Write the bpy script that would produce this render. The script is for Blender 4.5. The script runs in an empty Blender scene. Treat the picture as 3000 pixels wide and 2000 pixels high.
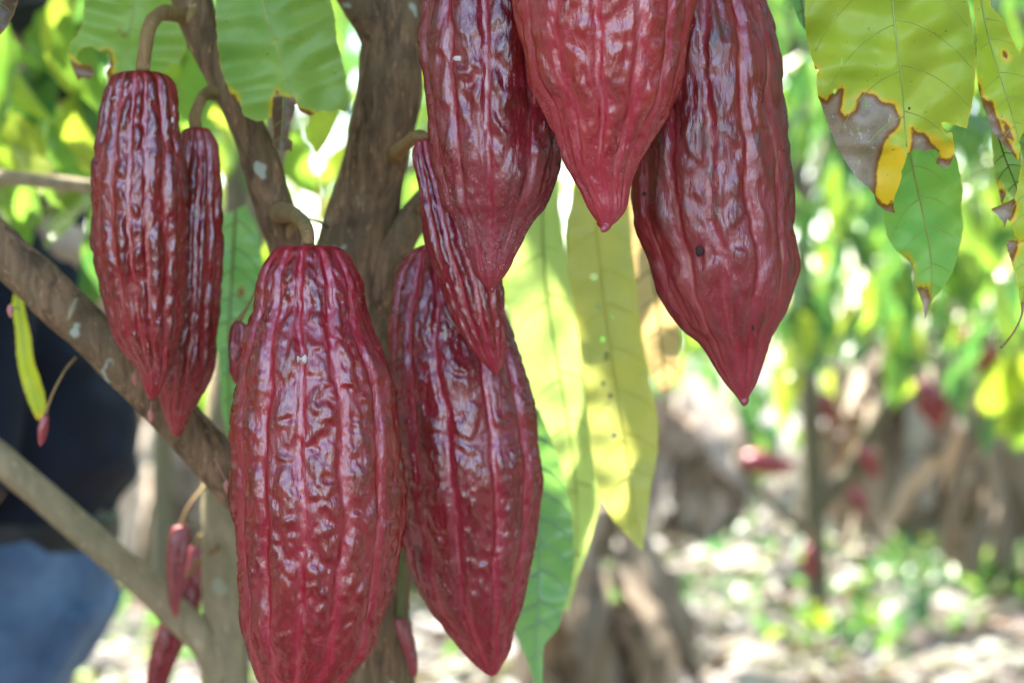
import bpy, math, random
import numpy as np
from mathutils import Vector, Matrix
from mathutils.geometry import delaunay_2d_cdt
random.seed(7); rng = np.random.default_rng(7)
sc = bpy.context.scene
C = sc.collection

# ------------------------------------------------------------------ camera, sky, sun, exposure
CAM_H = 1.25
F = 3000 * 50 / 22.3                      # focal length in photo pixels
cam = bpy.data.objects.new('camera', bpy.data.cameras.new('camera'))
cam.location = (0, 0, CAM_H); cam.rotation_euler = (math.radians(90), 0, 0)
cam.data.lens = 50; cam.data.sensor_width = 22.3; cam.data.sensor_fit = 'HORIZONTAL'
cam.data.clip_start = 0.02; cam.data.clip_end = 500
cam.data.dof.use_dof = True; cam.data.dof.focus_distance = 1.285; cam.data.dof.aperture_fstop = 4.3
C.objects.link(cam); sc.camera = cam

SUN = Vector((-0.42, 0.44, 0.86)).normalized()
w = bpy.data.worlds.new('World'); sc.world = w; w.use_nodes = True
wn = w.node_tree; bg = wn.nodes['Background']
sky = wn.nodes.new('ShaderNodeTexSky'); sky.sky_type = 'NISHITA'; sky.sun_disc = False
sky.sun_elevation = math.asin(SUN.z); sky.sun_rotation = math.atan2(SUN.x, SUN.y)
sky.air_density = 1.0; sky.dust_density = 1.6
wn.links.new(sky.outputs[0], bg.inputs[0]); bg.inputs[1].default_value = 0.15
sl = bpy.data.lights.new('sun', 'SUN'); sl.energy = 3.7; sl.angle = math.radians(0.5); sl.color = (1, 0.95, 0.86)
so = bpy.data.objects.new('sun', sl); so.rotation_euler = SUN.to_track_quat('Z', 'Y').to_euler(); so.location = (0, 0, 8)
C.objects.link(so)
vs = sc.view_settings
vs.view_transform = 'Standard'; vs.look = 'None'; vs.gamma = 1; vs.use_curve_mapping = False
vs.exposure = 3.38
sc.render.engine = 'CYCLES'
sc.cycles.use_denoising = True
sc.cycles.max_bounces = 8; sc.cycles.diffuse_bounces = 4; sc.cycles.glossy_bounces = 3
sc.cycles.transmission_bounces = 4; sc.cycles.transparent_max_bounces = 4
sc.cycles.sample_clamp_indirect = 6

# ------------------------------------------------------------------ helpers
def P(px, py, Y):                          # photo pixel + distance -> world point
    return np.array([(px - 1500) / F * Y, Y, CAM_H - (py - 1000) / F * Y])
def M(px, Y): return px / F * Y            # pixel length -> metres at distance Y

def noise3(p, seed=0):                     # gradient noise, numpy, about -1..1
    p = np.asarray(p, float); i = np.floor(p).astype(np.int64); f = p - i
    u = f * f * f * (f * (f * 6 - 15) + 10)
    def g(o):
        q = i + np.array(o)
        h = (q[..., 0] * 374761393 + q[..., 1] * 668265263 + q[..., 2] * 2147483647 + seed * 974634777) & 0xffffffff
        h = ((h ^ (h >> 13)) * 1274126177) & 0xffffffff
        h = h ^ (h >> 16)
        a = (h & 0xffff) / 65535 * 2 * np.pi; z = ((h >> 16) & 0xffff) / 32767.5 - 1
        r = np.sqrt(np.maximum(0, 1 - z * z)); d = f - np.array(o)
        return r * np.cos(a) * d[..., 0] + r * np.sin(a) * d[..., 1] + z * d[..., 2]
    L = lambda a, b, t: a + (b - a) * t
    x, y, z = u[..., 0], u[..., 1], u[..., 2]
    return 1.5 * L(L(L(g((0,0,0)), g((1,0,0)), x), L(g((0,1,0)), g((1,1,0)), x), y),
                   L(L(g((0,0,1)), g((1,0,1)), x), L(g((0,1,1)), g((1,1,1)), x), y), z)
def sstep(a, b, x):
    t = np.clip((x - a) / (b - a), 0, 1); return t * t * (3 - 2 * t)

def mesh(name, V, Fc, attrs=None, smooth=True):
    me = bpy.data.meshes.new(name)
    V = np.asarray(V, np.float32)
    if isinstance(Fc, np.ndarray):
        n, k = Fc.shape
        me.vertices.add(len(V)); me.vertices.foreach_set('co', V.ravel())
        me.loops.add(n * k); me.loops.foreach_set('vertex_index', Fc.astype(np.int32).ravel())
        me.polygons.add(n); me.polygons.foreach_set('loop_start', np.arange(0, n * k, k, dtype=np.int32))
        me.update(calc_edges=True)
    else:
        me.from_pydata(V.tolist(), [], [list(f) for f in Fc]); me.update()
    if smooth: me.polygons.foreach_set('use_smooth', np.ones(len(me.polygons), bool))
    for k, v in (attrs or {}).items():
        a = me.attributes.new(k, 'FLOAT', 'POINT'); a.data.foreach_set('value', np.asarray(v, np.float32).ravel())
    return me
def obj(name, me, mat=None, parent=None, loc=None):
    o = bpy.data.objects.new(name, me); C.objects.link(o)
    if mat is not None and me is not None and not me.materials: me.materials.append(mat)
    if parent is not None: o.parent = parent
    if loc is not None: o.location = loc
    return o
def tag(o, label=None, cat=None, group=None, kind=None):
    if label: o['label'] = label
    if cat: o['category'] = cat
    if group: o['group'] = group
    if kind: o['kind'] = kind
    return o
def empty(name, loc=(0, 0, 0)):
    o = bpy.data.objects.new(name, None); o.location = loc; o.empty_display_size = 0.05; C.objects.link(o); return o
def rel(V, root): return np.asarray(V) - np.array(root.location)

def smooth_path(pts, n):                   # catmull-rom through pts (k,d), n samples, by chord length
    pts = np.asarray(pts, float); d = np.r_[0, np.cumsum(np.linalg.norm(np.diff(pts[:, :3], axis=0), axis=1))]
    t = np.linspace(0, d[-1], n); k = len(pts)
    m = np.zeros_like(pts)
    m[1:-1] = (pts[2:] - pts[:-2]) / (d[2:] - d[:-2])[:, None]
    m[0] = (pts[1] - pts[0]) / (d[1] - d[0]); m[-1] = (pts[-1] - pts[-2]) / (d[-1] - d[-2])
    i = np.clip(np.searchsorted(d, t, 'right') - 1, 0, k - 2); h = (d[i + 1] - d[i]); s = ((t - d[i]) / h)[:, None]; h = h[:, None]
    return (2*s**3 - 3*s**2 + 1) * pts[i] + (s**3 - 2*s**2 + s) * h * m[i] + (-2*s**3 + 3*s**2) * pts[i + 1] + (s**3 - s**2) * h * m[i + 1]

def tube(pts, n=40, seg=16, rough=0.0, nscale=60., seed=0, cap=True):
    """pts rows x,y,z,radius -> verts, faces (tapered, gnarled tube)"""
    S = smooth_path(pts, n); p = S[:, :3]; r = np.maximum(S[:, 3], 1e-4)
    T = np.gradient(p, axis=0); T /= np.linalg.norm(T, axis=1)[:, None] + 1e-12
    ref = np.array([0.31, 0.95, 0.02]) if abs(T[0][1]) < 0.8 else np.array([1., 0, 0])
    N = np.cross(T, ref); N /= np.linalg.norm(N, axis=1)[:, None]; B = np.cross(T, N)
    a = np.linspace(0, 2 * np.pi, seg, endpoint=False)
    D = N[:, None] * np.cos(a)[None, :, None] + B[:, None] * np.sin(a)[None, :, None]
    R = np.broadcast_to(r[:, None], (n, seg)).copy()
    if rough:
        q = p[:, None] + D * r[:, None, None]
        R *= 1 + rough * (0.65 * noise3(q * nscale * np.array([1, 1, .45]), seed) + 0.45 * noise3(q * nscale * 2.7 * np.array([1, 1, .35]), seed + 3))
        R *= 1 + rough * 0.9 * noise3(np.broadcast_to(p[:, None], q.shape) * nscale * .25, seed + 5)
    V = (p[:, None] + D * R[..., None]).reshape(-1, 3)
    i = np.arange(n - 1)[:, None] * seg; j = np.arange(seg)[None]; j2 = (j + 1) % seg
    Fq = np.stack([i + j, i + j2, i + seg + j2, i + seg + j], -1).reshape(-1, 4)
    if cap:
        V = np.vstack([V, p[0], p[-1]]); c0 = n * seg; b = (n - 1) * seg; jj = np.arange(seg); k2 = (jj + 1) % seg
        Fq = np.vstack([Fq, np.stack([np.full(seg, c0), k2, jj, np.full(seg, c0)], -1)[:, [0, 1, 2, 2]], np.stack([np.full(seg, c0 + 1), b + jj, b + k2, b + k2], -1)])
        tri = True
    F_ = [tuple(dict.fromkeys(f)) for f in Fq.tolist()] if cap else Fq
    return V, F_
def join(parts):
    V = []; Fc = []; o = 0
    for v, f in parts:
        V.append(np.asarray(v)); Fc += [tuple(int(i) + o for i in q) for q in f]; o += len(v)
    return np.vstack(V), Fc
def pxtube(rows, **k):                     # rows px,py,Y,width_px
    return tube([list(P(a, b, Y)) + [M(wd, Y) / 2] for a, b, Y, wd in rows], **k)

# ------------------------------------------------------------------ materials
class NT:
    def __init__(s, name):
        s.m = bpy.data.materials.new(name); s.m.use_nodes = True; s.t = s.m.node_tree
        s.b = s.t.nodes['Principled BSDF']; s.out = s.t.nodes['Material Output']
    def n(s, typ, **kw):
        x = s.t.nodes.new(typ)
        for k, v in kw.items(): setattr(x, k, v)
        return x
    def set(s, sock, v):
        if hasattr(v, 'is_output') or isinstance(v, bpy.types.NodeSocket): s.t.links.new(v, sock)
        elif isinstance(v, (tuple, list)) and len(v) == 3 and sock.type == 'RGBA': sock.default_value = (*v, 1)
        else: sock.default_value = v
    def attr(s, name): return s.n('ShaderNodeAttribute', attribute_name=name).outputs['Fac']
    def noise(s, scale, detail=4, rough=.5, vec=None, dist=0):
        x = s.n('ShaderNodeTexNoise'); x.inputs['Scale'].default_value = scale; x.inputs['Detail'].default_value = detail
        x.inputs['Roughness'].default_value = rough; x.inputs['Distortion'].default_value = dist
        if vec is not None: s.t.links.new(vec, x.inputs['Vector'])
        return x.outputs['Fac']
    def coord(s, scale=(1, 1, 1), kind='Object', rot=(0, 0, 0)):
        c = s.n('ShaderNodeTexCoord'); m = s.n('ShaderNodeMapping'); m.inputs['Scale'].default_value = scale; m.inputs['Rotation'].default_value = rot
        s.t.links.new(c.outputs[kind], m.inputs[0]); return m.outputs[0]
    def mr(s, v, a, b, c=0., d=1., smooth=True):
        x = s.n('ShaderNodeMapRange'); x.interpolation_type = 'SMOOTHSTEP' if smooth else 'LINEAR'
        s.set(x.inputs[0], v)
        for i, q in enumerate((a, b, c, d)): x.inputs[1 + i].default_value = q
        return x.outputs[0]
    def math(s, op, a, b=0.):
        x = s.n('ShaderNodeMath', operation=op); s.set(x.inputs[0], a); s.set(x.inputs[1], b); return x.outputs[0]
    def mix(s, f, a, b, mode='MIX'):
        x = s.n('ShaderNodeMix', data_type='RGBA', blend_type=mode); s.set(x.inputs[0], f); s.set(x.inputs[6], a); s.set(x.inputs[7], b); return x.outputs[2]
    def ramp(s, f, stops):
        x = s.n('ShaderNodeValToRGB'); e = x.color_ramp.elements
        while len(e) < len(stops): e.new(0.5)
        for q, (p, c) in zip(e, stops): q.position = p; q.color = (*c, 1)
        s.set(x.inputs[0], f); return x.outputs[0]
    def bump(s, h, strength=.3, dist=.001):
        x = s.n('ShaderNodeBump'); x.inputs['Strength'].default_value = strength; x.inputs['Distance'].default_value = dist
        s.set(x.inputs['Height'], h); s.t.links.new(x.outputs[0], s.b.inputs['Normal']); return x.outputs[0]
    def p(s, **kw):
        names = dict(col='Base Color', rough='Roughness', spec='Specular IOR Level', coat='Coat Weight', coat_rough='Coat Roughness', sheen='Sheen Weight', sss='Subsurface Weight')
        for k, v in kw.items(): s.set(s.b.inputs[names[k]], v)
        return s

def pod_material(name, skin, skin2, red, line, dusty, rough=.27, moss=0., tipred=.5, gloss=.066):
    t = NT(name); cl = t.coord((1, 1, 1)); st = t.coord((1, 1, .35))
    n1 = t.noise(55, 5, .6, st); n2 = t.noise(18, 3, .5, cl)
    col = t.mix(t.mr(n1, .35, .68), skin, skin2)
    col = t.mix(t.mr(t.noise(16, 5, .65, st), .42, .68, 0, .6), col, tuple(q * .42 for q in skin))
    h = t.attr('height')
    col = t.mix(t.mr(t.math('ADD', h, t.math('MULTIPLY', n2, .3)), .25, .75, .75, 0), col, tuple(.55 * a + .45 * b for a, b in zip(skin, red)))
    col = t.mix(t.math('MULTIPLY', t.attr('furrow'), t.mr(n2, .2, .6, .55, 1.)), col, red)
    col = t.mix(t.math('MULTIPLY', t.attr('line'), t.mr(t.noise(30, 3, .6, cl), .4, .66, .0, .7)), col, line)
    if moss:
        col = t.mix(t.math('MULTIPLY', t.mr(t.noise(26, 5, .75, st), .53, .66), moss), col, (.03, .038, .025))
    tip = t.attr('tip')
    tipn = t.mr(t.math('ADD', tip, t.math('MULTIPLY', t.math('SUBTRACT', n2, .5), .35)), .55, .95)
    col = t.mix(t.math('MULTIPLY', tipn, tipred), col, tuple(.6 * a + .4 * b for a, b in zip(red, skin2)))
    d = t.math('ADD', .2, t.math('MULTIPLY', tipn, 1.0))
    film = t.math('MULTIPLY', t.math('MULTIPLY', t.mr(t.noise(38, 6, .72, cl), .42, .66), t.mr(t.noise(420, 3, .7, cl), .35, .65)), t.math('MULTIPLY', d, .6 * dusty))
    col = t.mix(film, col, (.25, .15, .15))
    sp = t.math('MULTIPLY', t.mr(t.noise(900, 2, .6, cl), .60, .68), t.math('MULTIPLY', t.mr(t.noise(60, 3, .6, cl), .42, .62), t.math('MULTIPLY', d, dusty)))
    col = t.mix(sp, col, (.5, .36, .32))
    rg = t.math('ADD', t.mr(t.noise(80, 4, .6, cl), .3, .7, rough - .09, rough + .08), t.math('MULTIPLY', tipn, .17 * min(1, dusty * 1.3)))
    t.p(col=col, rough=.6, spec=0.)
    fine = t.math('ADD', t.noise(240, 4, .6, st), t.math('MULTIPLY', t.noise(90, 3, .5, st), 1.6))
    nb = t.bump(fine, .6, .002)
    gl = t.n('ShaderNodeBsdfGlossy'); t.set(gl.inputs['Roughness'], rg); gl.inputs['Color'].default_value = (1, .97, 1, 1); t.t.links.new(nb, gl.inputs['Normal'])
    mx = t.n('ShaderNodeMixShader'); t.set(mx.inputs[0], t.mr(tipn, 0, 1, gloss, gloss * (1 - .25 * min(1, dusty))))
    t.t.links.new(t.b.outputs[0], mx.inputs[1]); t.t.links.new(gl.outputs[0], mx.inputs[2]); t.t.links.new(mx.outputs[0], t.out.inputs[0])
    return t.m

def leaf_shader(t, col, tr, fac=.45, rough=.36, spec=.45):
    t.p(col=col, rough=rough, spec=spec)
    tl = t.n('ShaderNodeBsdfTranslucent'); t.set(tl.inputs[0], tr)
    mx = t.n('ShaderNodeMixShader'); t.set(mx.inputs[0], fac)
    t.t.links.new(t.b.outputs[0], mx.inputs[1]); t.t.links.new(tl.outputs[0], mx.inputs[2]); t.t.links.new(mx.outputs[0], t.out.inputs[0])
    return t.m
def rnd_node(t):
    oi = t.n('ShaderNodeObjectInfo').outputs['Random']
    return t.math('FRACT', t.math('ADD', oi, t.attr('rnd')))
def leaf_mat(name, stops, gain=(1.55, 1.6, 1.2), fac=.5, rough=.34):
    t = NT(name); r = rnd_node(t); c = t.coord((1, 1, 1))
    col = t.ramp(r, stops)
    col = t.mix(t.mr(t.noise(9, 4, .6, c), .35, .7, 0, .5), col, (.12, .17, .02))
    col = t.mix(t.mr(t.math('ADD', t.noise(22, 3, .6, c), t.math('MULTIPLY', r, .08)), .7, .76, 0, .8), col, (.12, .055, .02))
    m = t.n('ShaderNodeVectorMath', operation='MULTIPLY'); t.set(m.inputs[0], col); m.inputs[1].default_value = gain
    return leaf_shader(t, col, m.outputs[0], fac, rough)
def traced_leaf_mat(name, c1, c2, halo, dead, fac=.5, gain=(1.7, 1.5, .8), rough=.4, mottle=.0):
    t = NT(name); c = t.coord((1, 1, 1))
    col = t.mix(t.mr(t.noise(14, 4, .55, c), .35, .68), c1, c2)
    dd = t.math('ADD', t.attr('dead'), t.math('MULTIPLY', t.math('SUBTRACT', t.noise(150, 6, .75, c), .5), 1.3))
    hw = t.noise(70, 4, .6, c)   # <0 inside the dead patch, unit = 10 px
    edge = t.attr('edge')
    col = t.mix(t.mr(edge, 0., .7, .35, 0), col, halo)
    col = t.mix(t.math('MULTIPLY', t.attr('yellow'), t.mr(hw, .3, .6, .65, 1.)), col, halo)
    col = t.mix(t.mr(t.math('ADD', dd, t.math('MULTIPLY', t.math('SUBTRACT', hw, .5), 2.6)), .2, 1.9, 1, 0), col, halo)
    col = t.mix(t.mr(t.math('ADD', dd, t.math('MULTIPLY', t.math('SUBTRACT', .55, hw), 2.2)), -.1, .7, .95, 0), col, (.15, .045, .010))
    dcol = t.mix(t.mr(t.noise(60, 6, .7, c), .4, .75), dead, tuple(q * .62 for q in dead))
    dcol = t.mix(t.mr(t.noise(500, 3, .6, t.coord((1, 1, .4))), .62, .7, 0, .8), dcol, (.4, .36, .33))
    ins = t.mr(dd, -1.9, .1, 1, 0)
    col = t.mix(ins, col, dcol)
    col = t.mix(t.mr(t.noise(420, 2, .6, c), .71, .74, 0, .75), col, (.05, .035, .01))      # specks
    if mottle: col = t.mix(t.mr(t.noise(40, 3, .6, c), .66, .74, 0, mottle), col, (.16, .07, .02))
    m = t.n('ShaderNodeVectorMath', operation='MULTIPLY'); t.set(m.inputs[0], col); m.inputs[1].default_value = gain
    t.bump(t.noise(260, 3, .6, c), .18, .0006)
    return leaf_shader(t, col, m.outputs[0], t.math('MULTIPLY', fac, t.mr(ins, 0, 1, 1, .45)), rough)
def bark_mat(name, a, b, c_, lichen=.0, streak=.25, sc_=1.):
    t = NT(name); st = t.coord((1, 1, streak)); c = t.coord()
    n1 = t.noise(70 * sc_, 6, .68, st, .6); n2 = t.noise(14 * sc_, 4, .55, c)
    col = t.mix(t.mr(n1, .34, .66), a, b); col = t.mix(t.mr(n2, .42, .7, 0, .75), col, c_)
    fl = t.noise(210 * sc_, 3, .6, st)
    col = t.mix(t.mr(fl, .6, .72, 0, .6), col, tuple(min(1, q * 2.0) for q in b))
    if lichen: col = t.mix(t.mr(t.noise(28 * sc_, 2, .4, c), .69, .72, 0, lichen), col, (.38, .42, .33))
    t.p(col=col, rough=.85, spec=.2)
    t.bump(t.math('ADD', n1, t.math('MULTIPLY', fl, .6)), .9, .0025)
    return t.m
def plain(name, col, rough=.6, var=.0, scale=40, spec=.3):
    t = NT(name)
    c = t.mix(t.mr(t.noise(scale, 4, .6, t.coord()), .35, .7), col, tuple(q * (1 - var) for q in col)) if var else col
    t.p(col=c, rough=rough, spec=spec); return t.m

DARK = (.058, .0095, .0125); BROWN = (.098, .016, .014); RED = (.30, .010, .026); LINE = (.40, .13, .12)
MP = {
 'F': pod_material('husk_glossy_red', (0.1338, 0.0062, 0.0066), (0.2023, 0.0090, 0.0064), (.33, .010, .028), (.42, .09, .10), .10, .22, tipred=.1),
 'E': pod_material('husk_deep_red', (0.1165, 0.0059, 0.0064), (0.1714, 0.0083, 0.0064), (.30, .009, .028), (.40, .09, .09), .10, .23, tipred=.15),
 'A': pod_material('husk_bright_red', (0.1800, 0.0090, 0.0085), (0.2764, 0.0131, 0.0093), (.36, .013, .034), (.48, .19, .17), .45, .24, tipred=.3),
 'B': pod_material('husk_dusky_maroon', (0.1062, 0.0059, 0.0069), (0.1680, 0.0104, 0.0079), (.27, .010, .026), (.40, .20, .17), .85, .25, tipred=.25),
 'C': pod_material('husk_mossy_maroon', (0.1199, 0.0059, 0.0052), (0.1886, 0.0097, 0.0064), (.28, .012, .026), (.42, .22, .15), .22, .34, .75, .35),
 'G': pod_material('husk_purple_brown', (0.1132, 0.0065, 0.0066), (0.1680, 0.0110, 0.0079), (0.2835, 0.0077, 0.0120), (.30, .12, .10), .4, .22, tipred=.1),
 'Y': pod_material('husk_young_red', (0.1395, 0.0114, 0.0133), (0.1767, 0.0171, 0.0152), (.28, .014, .024), (.3, .06, .05), .3, .38),
 'V': pod_material('husk_purple', (0.1714, 0.0083, 0.0173), (0.2764, 0.0145, 0.0260), (0.2835, 0.0153, 0.0274), (.3, .06, .08), .2, .35),
}
STALK = bark_mat('stalk_skin', (.20, .11, .042), (.29, .17, .07), (.17, .135, .05), 0, .3, 1.6)
BARK = bark_mat('bark_brown', (.070, .042, .023), (.24, .14, .074), (.155, .108, .057), .8, .22, 1.7)
BARK2 = bark_mat('bark_pale', (.21, .165, .095), (.31, .245, .15), (.19, .165, .09), .35, .3)
BARKF = bark_mat('bark_far', (.085, .07, .045), (.14, .115, .075), (.10, .10, .05), .3, .25, .5)
VEIN = plain('leaf_vein', (.13, .13, .035), .6, .3)
VEINM = plain('leaf_vein_olive', (.30, .37, .08), .6, .3)
VEIND = plain('leaf_vein_dark', (.07, .06, .02), .6, .3)
GREENS = [(0, (.020, .080, .026)), (.35, (.032, .112, .034)), (.62, (.055, .15, .038)), (.82, (.11, .20, .034)), (1, (.22, .25, .03))]
LEAF = leaf_mat('leaf_green', GREENS)
LEAFY = leaf_mat('leaf_yellow_green', [(0, (.10, .22, .035)), (.5, (.18, .29, .035)), (1, (.29, .33, .03))], fac=.5)
LEAFD = leaf_mat('leaf_deep_green', [(0, (.016, .070, .026)), (.6, (.026, .10, .036)), (1, (.05, .14, .04))])
DRYLEAF = leaf_mat('leaf_dry', [(0, (.12, .085, .07)), (.4, (.18, .15, .14)), (.8, (.23, .20, .19)), (1, (.15, .075, .04))], (1, .9, .7), .2, .6)

# ------------------------------------------------------------------ ground
def ground_material():
    t = NT('leaf_litter_ground'); c = t.coord()
    n = t.noise(2.2, 6, .7, c); n2 = t.noise(14, 5, .7, c)
    col = t.mix(t.mr(n2, .35, .68), (.09, .07, .062), (.20, .17, .155)); col = t.mix(t.mr(n, .5, .72, 0, .8), col, (.08, .15, .04))
    t.p(col=col, rough=.95, spec=.1); t.bump(n2, 1, .02); return t.m
gx = np.linspace(-1, 1, 161); gx = np.sign(gx) * np.abs(gx) ** 2.2 * 150
X, Y = np.meshgrid(gx, gx + 10); Z = .05 * noise3(np.stack([X * .5, Y * .5, 0 * X], -1), 3) * sstep(4, 9, np.hypot(X, Y - 3)) * 1.0
ng = 161; ii = (np.arange(ng - 1)[:, None] * ng + np.arange(ng - 1)[None]).ravel()
tag(obj('ground', mesh('ground', np.stack([X, Y, Z], -1).reshape(-1, 3), np.stack([ii, ii + 1, ii + ng + 1, ii + ng], -1)), ground_material()), kind='structure')
def gz(x, y):
    q = np.stack([np.asarray(x) * .5, np.asarray(y) * .5, 0 * np.asarray(x)], -1)
    return .05 * noise3(q, 3) * sstep(4, 9, np.hypot(np.asarray(x), np.asarray(y) - 3))

# ------------------------------------------------------------------ generic leaves
def leaf_geo(nu, nv, aspect, droop, fold, wave, seed, twist=0.):
    u = np.linspace(0, 1, nu + 1); prof = np.sin(np.pi * np.clip(u, 0, 1) ** .82) ** .8 * (1 - .25 * u); prof[0] = .02; prof[-1] = .0
    prof = prof / prof.max(); tipz = np.clip((u - .86) / .14, 0, 1); prof *= 1 - .35 * tipz
    v = np.linspace(-1, 1, nv + 1)
    U, Vv = np.meshgrid(u, v, indexing='ij'); W = prof[:, None] * Vv * aspect / 2
    ph = droop * U; x = np.where(abs(droop) > 1e-3, np.sin(ph) / max(abs(droop), 1e-3) * np.sign(droop), U); z = -(1 - np.cos(ph)) / max(abs(droop), 1e-3) * np.sign(droop)
    z = z + fold * np.abs(W) + wave * aspect * np.sin(U * 17 + seed + 2.0 * np.abs(Vv)) * np.abs(Vv) * prof[:, None] * .35
    tw = twist * U; y = W * np.cos(tw); z = z + W * np.sin(tw)
    V = np.stack([x, y, z], -1).reshape(-1, 3); k = nv + 1
    i = (np.arange(nu)[:, None] * k + np.arange(nv)[None]).ravel()
    return V, np.stack([i, i + k, i + k + 1, i + 1], -1)
LV = [leaf_geo(8, 4, a, d, f, wv, s, tw) for a, d, f, wv, s, tw in [(.36, .9, .3, .25, 0, .3), (.32, 1.3, .45, .3, 1, -.4), (.40, .5, .2, .3, 2, .2), (.34, -.5, .3, .35, 3, .5), (.30, 1.7, .5, .2, 4, -.2), (.38, .2, .35, .4, 5, -.5)]]
LVS = [leaf_geo(5, 2, a, d, f, .2, s, tw) for a, d, f, s, tw in [(.36, .9, .3, 0, .3), (.33, 1.3, .45, 1, -.4), (.40, .4, .2, 2, .3), (.3, 1.6, .4, 4, -.3)]]
LEAFMESH = {}
def leaf_mesh(k, mat):
    if (k, mat.name) not in LEAFMESH:
        me = mesh('leaf', *LV[k]); me.materials.append(mat); LEAFMESH[(k, mat.name)] = me
    return LEAFMESH[(k, mat.name)]
def frame(d, nrm):
    d = np.asarray(d, float); d = d / np.linalg.norm(d); n = np.asarray(nrm, float); n = n - d * n.dot(d); n /= np.linalg.norm(n) + 1e-9
    return np.stack([d, np.cross(n, d), n], 1)
def put_leaf(parent, base, d, nrm, length, mat, k=None, width=1.):
    k = random.randrange(len(LV)) if k is None else k
    o = bpy.data.objects.new('leaf', leaf_mesh(k, mat)); C.objects.link(o); o.parent = parent
    R = frame(d, nrm) * np.array([length, length * width, length])[None]
    m = Matrix([list(R[i]) + [float(base[i] - parent.location[i])] for i in range(3)] + [[0, 0, 0, 1]])
    o.matrix_basis = m; return o
def px_leaf(parent, b, t, Y, mat, k=None, width=1., dt=.03, roll=0.):
    """a leaf from photo pixel b to t at distance Y, blade turned towards the viewer by a random roll"""
    p0 = P(*b, Y); p1 = P(*t, Y + dt); d = p1 - p0; L = np.linalg.norm(d)
    n = np.array([math.sin(roll), -math.cos(roll), .35])
    return put_leaf(parent, p0, d, n, L * 1.06, mat, k, width)
def leaf_cloud(pos, dirs, nrms, lens, geos=LVS, seed=0):
    Vs = []; Fs = []; R_ = []; off = 0; r = np.random.default_rng(seed)
    pos = np.asarray(pos); d = np.asarray(dirs, float); d /= np.linalg.norm(d, axis=1)[:, None]
    n = np.asarray(nrms, float); n = n - d * (n * d).sum(1)[:, None]; n /= np.linalg.norm(n, axis=1)[:, None] + 1e-9
    b = np.cross(n, d); kind = r.integers(0, len(geos), len(pos))
    for k, (gv, gf) in enumerate(geos):
        s = np.where(kind == k)[0]
        if not len(s): continue
        W = pos[s][:, None] + np.asarray(lens)[s][:, None, None] * (gv[None, :, 0:1] * d[s][:, None] + gv[None, :, 1:2] * b[s][:, None] + gv[None, :, 2:3] * n[s][:, None])
        Vs.append(W.reshape(-1, 3)); Fs.append((gf[None] + off + (np.arange(len(s)) * len(gv))[:, None, None]).reshape(-1, 4)); off += len(s) * len(gv)
        R_.append(np.repeat(r.random(len(s)), len(gv)))
    return np.vstack(Vs), np.vstack(Fs), np.concatenate(R_)
def drooping(n, r, outward=None):
    a = r.uniform(0, 2 * np.pi, n); h = np.stack([np.cos(a), np.sin(a), 0 * a], -1)
    if outward is not None: h = h * .6 + outward
    d = h * r.uniform(.25, 1., (n, 1)) + np.array([0, 0, -1.]) * r.uniform(.25, 1.1, (n, 1))
    nr = h * .7 + np.array([0, 0, 1.]) * r.uniform(.2, 1.2, (n, 1)) + r.normal(0, .35, (n, 3))
    return d, nr

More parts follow.
